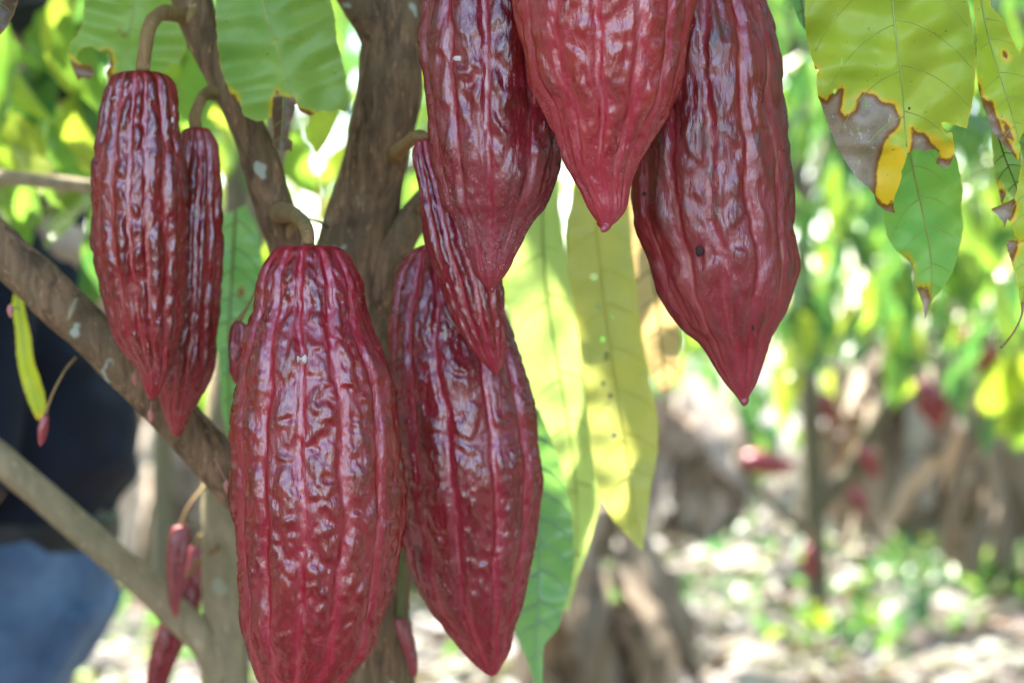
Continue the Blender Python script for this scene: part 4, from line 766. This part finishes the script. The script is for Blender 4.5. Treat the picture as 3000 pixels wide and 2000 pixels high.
clump(px_x(1330, 10.5), 10.5, 1.0, .16, 12, DRY_B, 'banana stump hidden behind the deep red pod', 7)

# ------------------------------------------------------------------ litter, weeds, far wood
r = np.random.default_rng(77)
n = 15000; x_ = r.uniform(-8, 8, n); y_ = 6.0 + 19 * r.random(n) ** 1.4
a = r.uniform(0, 2 * np.pi, n); d = np.stack([np.cos(a), np.sin(a), r.normal(.02, .18, n)], -1); nr = np.stack([r.normal(0, .35, n), r.normal(0, .35, n), np.ones(n)], -1)
pos = np.stack([x_, y_, gz(x_, y_) + r.uniform(.012, .07, n)], -1)
v, f, q = leaf_cloud(pos, d, nr, r.uniform(.16, .36, n), seed=5)
tag(obj('leaf_litter', mesh('leaf_litter', v, f, dict(rnd=q)), DRYLEAF), 'dry curled leaves littering the ground between the trees', 'leaf litter', kind='stuff')
n = 3600; pts = []
for cx, cy, sx, sy, w_ in [(2.6, 11.6, .33, .7, .24), (1.15, 10.6, .5, .9, .03), (1.45, 9.3, .3, .3, .02), (.9, 14, 1., 1., .03), (-1.6, 9.5, .6, 1., .05)]:
    k = int(n * w_); pts.append(np.stack([r.normal(cx, sx, k), r.normal(cy, sy, k)], -1))
pts = np.vstack(pts); n = len(pts); a = r.uniform(0, 2 * np.pi, n)
d = np.stack([np.cos(a) * .5, np.sin(a) * .5, r.uniform(.4, 1.2, n)], -1); nr = np.stack([np.cos(a) * -.6, np.sin(a) * -.6, np.full(n, .6)], -1) + r.normal(0, .2, (n, 3))
v, f, q = leaf_cloud(np.c_[pts, gz(pts[:, 0], pts[:, 1]) + r.uniform(0, .14, n)], d, nr, r.uniform(.07, .2, n), seed=6)
tag(obj('weeds', mesh('weeds', v, f, dict(rnd=q)), LEAF), 'low green weeds growing through the litter', 'weeds', kind='stuff')
n = 34000; ang = r.uniform(-1.15, 1.15, n); R_ = np.where(np.abs(ang) > .36, r.uniform(8.5, 24, n), r.uniform(16, 30, n)); pos = np.stack([np.sin(ang) * R_, np.cos(ang) * R_, r.uniform(.5, 1, n) ** .7 * 7 * r.random(n) + .3], -1)
pos = pos[noise3(pos * .55, 8) > -.2]; n = len(pos); d, nr = drooping(n, r)
v, f, q = leaf_cloud(pos, d, nr, r.uniform(.28, .5, n), seed=7)
tag(obj('far_wood', mesh('far_wood', v, f, dict(rnd=q)), LEAF), 'far mass of plantation leaves closing the view', 'foliage', kind='stuff')

# added unseen leaves that darken pod reflections, opening shaped to give sky highlights
n = 15000; az = r.uniform(-1.95, 1.95, n); el = np.arcsin(r.uniform(-.12, .97, n)); R_ = r.uniform(2.6, 6, n)
dirs = np.stack([np.sin(az) * np.cos(el), -np.cos(az) * np.cos(el), np.sin(el)], -1); pos = np.array([0, 1.4, 1.25]) + dirs * R_[:, None]
rag = .30 * noise3(dirs * 3.5, 51)
gapw = (np.abs(az + .1) < .62 + rag) & (el > -.6) & (el < .80 + rag)
keep = ~gapw & (pos[:, 2] > .1) & ~((pos[:, 1] > .6) & (np.abs(pos[:, 0]) < 1.9) & (pos[:, 2] < 2.2)) & (noise3(dirs * 6, 52) > -.42)
pos = pos[keep]; n = len(pos); d, nr = drooping(n, r)
v, f, q = leaf_cloud(pos, d, nr, r.uniform(.24, .4, n), seed=9)
tag(obj('reflection_leaves', mesh('reflection_leaves', v, f, dict(rnd=q)), LEAFD), 'unseen leaf mass added behind the camera to shape reflections on the pods', 'foliage', kind='stuff')

# ------------------------------------------------------------------ the person in dark clothes
def loft(rings, seg=40, p=2.3, seed=0, fold=0., fs=16.):
    """rings z,cx,cy,rx,ry"""
    S = smooth_path(np.array([[q[1], q[2], q[0], q[3], q[4]] for q in rings], float), 90); th = np.linspace(0, 2 * np.pi, seg, endpoint=False)
    c, s_ = np.cos(th), np.sin(th); e = 2 / p
    X_ = S[:, 0:1] + S[:, 3:4] * np.sign(c) * np.abs(c) ** e; Y_ = S[:, 1:2] + S[:, 4:5] * np.sign(s_) * np.abs(s_) ** e; Z_ = S[:, 2:3] + 0 * X_
    if fold:
        q = np.stack([X_ * fs * .6, Y_ * fs * .6, Z_ * fs * 1.5], -1); k = fold * (noise3(q, seed) + .5 * noise3(q * 2.1, seed + 1)); X_ = X_ + k * c; Y_ = Y_ + k * s_
    V = np.stack([X_, Y_, Z_], -1).reshape(-1, 3); i = np.arange(89)[:, None] * seg; j = np.arange(seg)[None]
    Fq = np.stack([i + j, i + (j + 1) % seg, i + seg + (j + 1) % seg, i + seg + j], -1).reshape(-1, 4).tolist()
    V = np.vstack([V, V[:seg].mean(0), V[-seg:].mean(0)]); m = len(V)
    Fq += [[m - 2, (k + 1) % seg, k] for k in range(seg)] + [[m - 1, 89 * seg + k, 89 * seg + (k + 1) % seg] for k in range(seg)]
    return V, Fq
person = empty('person', (px_x(95, 3.0), 3.0, 0)); tag(person, 'person in a dark navy shirt and blue jeans standing behind the slanting branch', 'person')
# local frame: the person faces -X (to the left); back towards +X
def ball(c, rx, ry, rz):
    return loft([(c[2] - rz, c[0], c[1], .002, .002), (c[2] - rz * .8, c[0], c[1], rx * .6, ry * .6), (c[2], c[0], c[1], rx, ry), (c[2] + rz * .8, c[0], c[1], rx * .6, ry * .6), (c[2] + rz, c[0], c[1], .002, .002)], 24, 2)
def rm(o, vox, it=4):
    m = o.modifiers.new('remesh', 'REMESH'); m.mode = 'VOXEL'; m.voxel_size = vox; m.use_smooth_shade = True
    s = o.modifiers.new('smooth', 'SMOOTH'); s.iterations = it; s.factor = .5
SKIN = plain('skin', (.30, .17, .11), .5, .12, 30); NAVY = None
parts = [loft([(1.40, .0, 0, .055, .06), (1.46, -.01, 0, .056, .058), (1.52, -.02, 0, .06, .058), (1.56, -.03, 0, .085, .068), (1.62, -.025, 0, .098, .076), (1.68, -.015, 0, .092, .072), (1.715, -.01, 0, .05, .045), (1.722, -.01, 0, .01, .01)], 32, 2.1),
         loft([(1.0, .0, 0, .10, .15), (1.2, .0, 0, .10, .16), (1.36, .0, 0, .09, .17), (1.42, .0, 0, .05, .08)], 32),
         ball((-.128, 0, 1.60), .018, .014, .03), ball((-.10, 0, 1.555), .03, .035, .018), ball((-.005, .078, 1.61), .022, .008, .032), ball((-.005, -.078, 1.61), .022, .008, .032)]
for sd in (-1, 1):
    sh = np.array([0, .19 * sd, 1.36]); el = np.array([-.02, .245 * sd, 1.08]); wr = np.array([-.24, .20 * sd, 1.01])
    parts.append(tube(np.array([[*sh, .05], [*(sh * .5 + el * .5), .046], [*el, .038], [*(el * .5 + wr * .5), .036], [*wr, .026], [*(wr + np.array([-.04, 0, -.005])), .03], [*(wr + np.array([-.085, 0, -.012])), .03]]), n=40, seg=18))
    for q in range(4):
        b0 = wr + np.array([-.08, 0, -.012 + .0]) + np.array([0, 0, .028 - q * .019]); L = (.075, .085, .08, .062)[q]
        parts.append(tube(np.array([[*b0, .0095], [*(b0 + np.array([-L * .45, -.004 * sd, -.006])), .0088], [*(b0 + np.array([-L * .75, -.018 * sd, -.016])), .0082], [*(b0 + np.array([-L * .9, -.032 * sd, -.022])), .006]]), n=16, seg=10))
    tb = wr + np.array([-.03, -.012 * sd, .018])
    parts.append(tube(np.array([[*tb, .012], [*(tb + np.array([-.03, -.016 * sd, .022])), .0105], [*(tb + np.array([-.055, -.022 * sd, .026])), .008]]), n=14, seg=10))
    hx = np.array([.01, .085 * sd, .95]); kn = np.array([-.10, .09 * sd, .50]); an = np.array([-.10, .09 * sd, .10])
    parts.append(tube(np.array([[*hx, .075], [*kn, .05], [*an, .036]]), n=30, seg=16))
v, f = join(parts); body = obj('body', mesh('body', v, f), SKIN, person); rm(body, .007, 3)
v, f = loft([(1.56, .012, 0, .088, .072), (1.60, .0, 0, .103, .081), (1.66, -.003, 0, .102, .079), (1.71, -.004, 0, .07, .058), (1.732, -.005, 0, .02, .02)], 36, 2.1, 3, .004, 60); v[:, 0] += .012
obj('hair', mesh('hair', v, f), plain('hair_black', (.012, .010, .010), .5, .4, 200), person)
for sd in (-1, 1):
    v, f = ball((-.112, .03 * sd, 1.622), .010, .012, .010); obj('eye', mesh('eye', v, f), plain('eye_dark', (.02, .014, .01), .2) if 'eye_dark' not in bpy.data.materials else bpy.data.materials['eye_dark'], person)
def cloth(name, a, b, sc1, rough=.85):
    t = NT(name); c = t.coord(); col = t.mix(t.mr(t.noise(sc1, 5, .6, c), .3, .7), a, b); t.p(col=col, rough=rough, spec=.2); t.bump(t.noise(900, 2, .5, c), .3, .0006); return t.m
# back outline traced: 410 px at y 1250, tucked in at the belt (y 1400-1500)
shirt = [loft([(1.015, -.015, 0, .118, .165), (1.05, -.012, 0, .122, .17), (1.085, -.008, 0, .135, .185), (1.12, -.004, 0, .145, .195), (1.16, -.003, 0, .143, .197), (1.22, -.010, 0, .132, .195), (1.30, -.022, 0, .122, .20), (1.36, -.03, 0, .108, .19), (1.41, -.025, 0, .082, .12), (1.435, -.015, 0, .065, .075)], 64, 2.4, 11, .016, 12)]
for sd in (-1, 1):
    shirt.append(tube(np.array([[-.01, .15 * sd, 1.365, .066], [-.012, .205 * sd, 1.32, .066], [-.02, .235 * sd, 1.22, .062], [-.03, .25 * sd, 1.10, .058], [-.09, .24 * sd, 1.06, .05], [-.18, .215 * sd, 1.03, .043]]), n=50, seg=24, rough=.06, nscale=22, seed=4 + sd))
v, f = join(shirt); o = obj('shirt', mesh('shirt', v, f), cloth('navy_cloth', (.0026, .0040, .0095), (.0055, .0095, .023), 9), person); rm(o, .009, 4)
v, f = loft([(.985, -.013, 0, .118, .164), (.99, -.013, 0, .122, .168), (1.022, -.013, 0, .123, .169), (1.028, -.013, 0, .118, .165)], 64, 2.3); obj('belt', mesh('belt', v, f), plain('belt_black', (.006, .006, .007), .5), person)
jeans = [loft([(.78, -.07, 0, .095, .15), (.84, -.04, 0, .108, .168), (.90, -.015, 0, .114, .175), (.96, -.010, 0, .116, .170), (1.01, -.013, 0, .115, .163)], 64, 2.3, 21, .009, 16)]
for sd in (-1, 1):
    jeans.append(loft([(.07, -.135, .095 * sd, .07, .065), (.12, -.13, .095 * sd, .072, .066), (.30, -.125, .092 * sd, .068, .065), (.50, -.115, .09 * sd, .072, .07), (.66, -.105, .09 * sd, .088, .082), (.78, -.075, .088 * sd, .098, .09), (.86, -.042, .085 * sd, .104, .09), (.92, -.02, .08 * sd, .10, .085)], 40, 2.2, 25 + sd, .012, 15))
v, f = join(jeans); o = obj('jeans', mesh('jeans', v, f), cloth('denim', (.035, .065, .13), (.10, .155, .25), 7), person); rm(o, .009, 3)
for sd in (-1, 1):                                                    # back pockets follow the seat
    v, f = loft([(.80, .012, .075 * sd, .022, .05), (.82, .030, .078 * sd, .026, .062), (.90, .072, .08 * sd, .028, .065), (.915, .074, .08 * sd, .024, .062)], 24, 3); obj('pocket', mesh('pocket', v, f), bpy.data.materials['denim'], person)
    v, f = loft([(.0, -.155, .095 * sd, .12, .045), (.02, -.155, .095 * sd, .125, .05), (.05, -.15, .095 * sd, .115, .048), (.075, -.12, .095 * sd, .075, .045), (.11, -.105, .095 * sd, .055, .042), (.13, -.105, .095 * sd, .05, .04)], 28, 2.4); obj('shoe', mesh('shoe', v, f), plain('shoe_dark', (.02, .018, .016), .6) if 'shoe_dark' not in bpy.data.materials else bpy.data.materials['shoe_dark'], person)
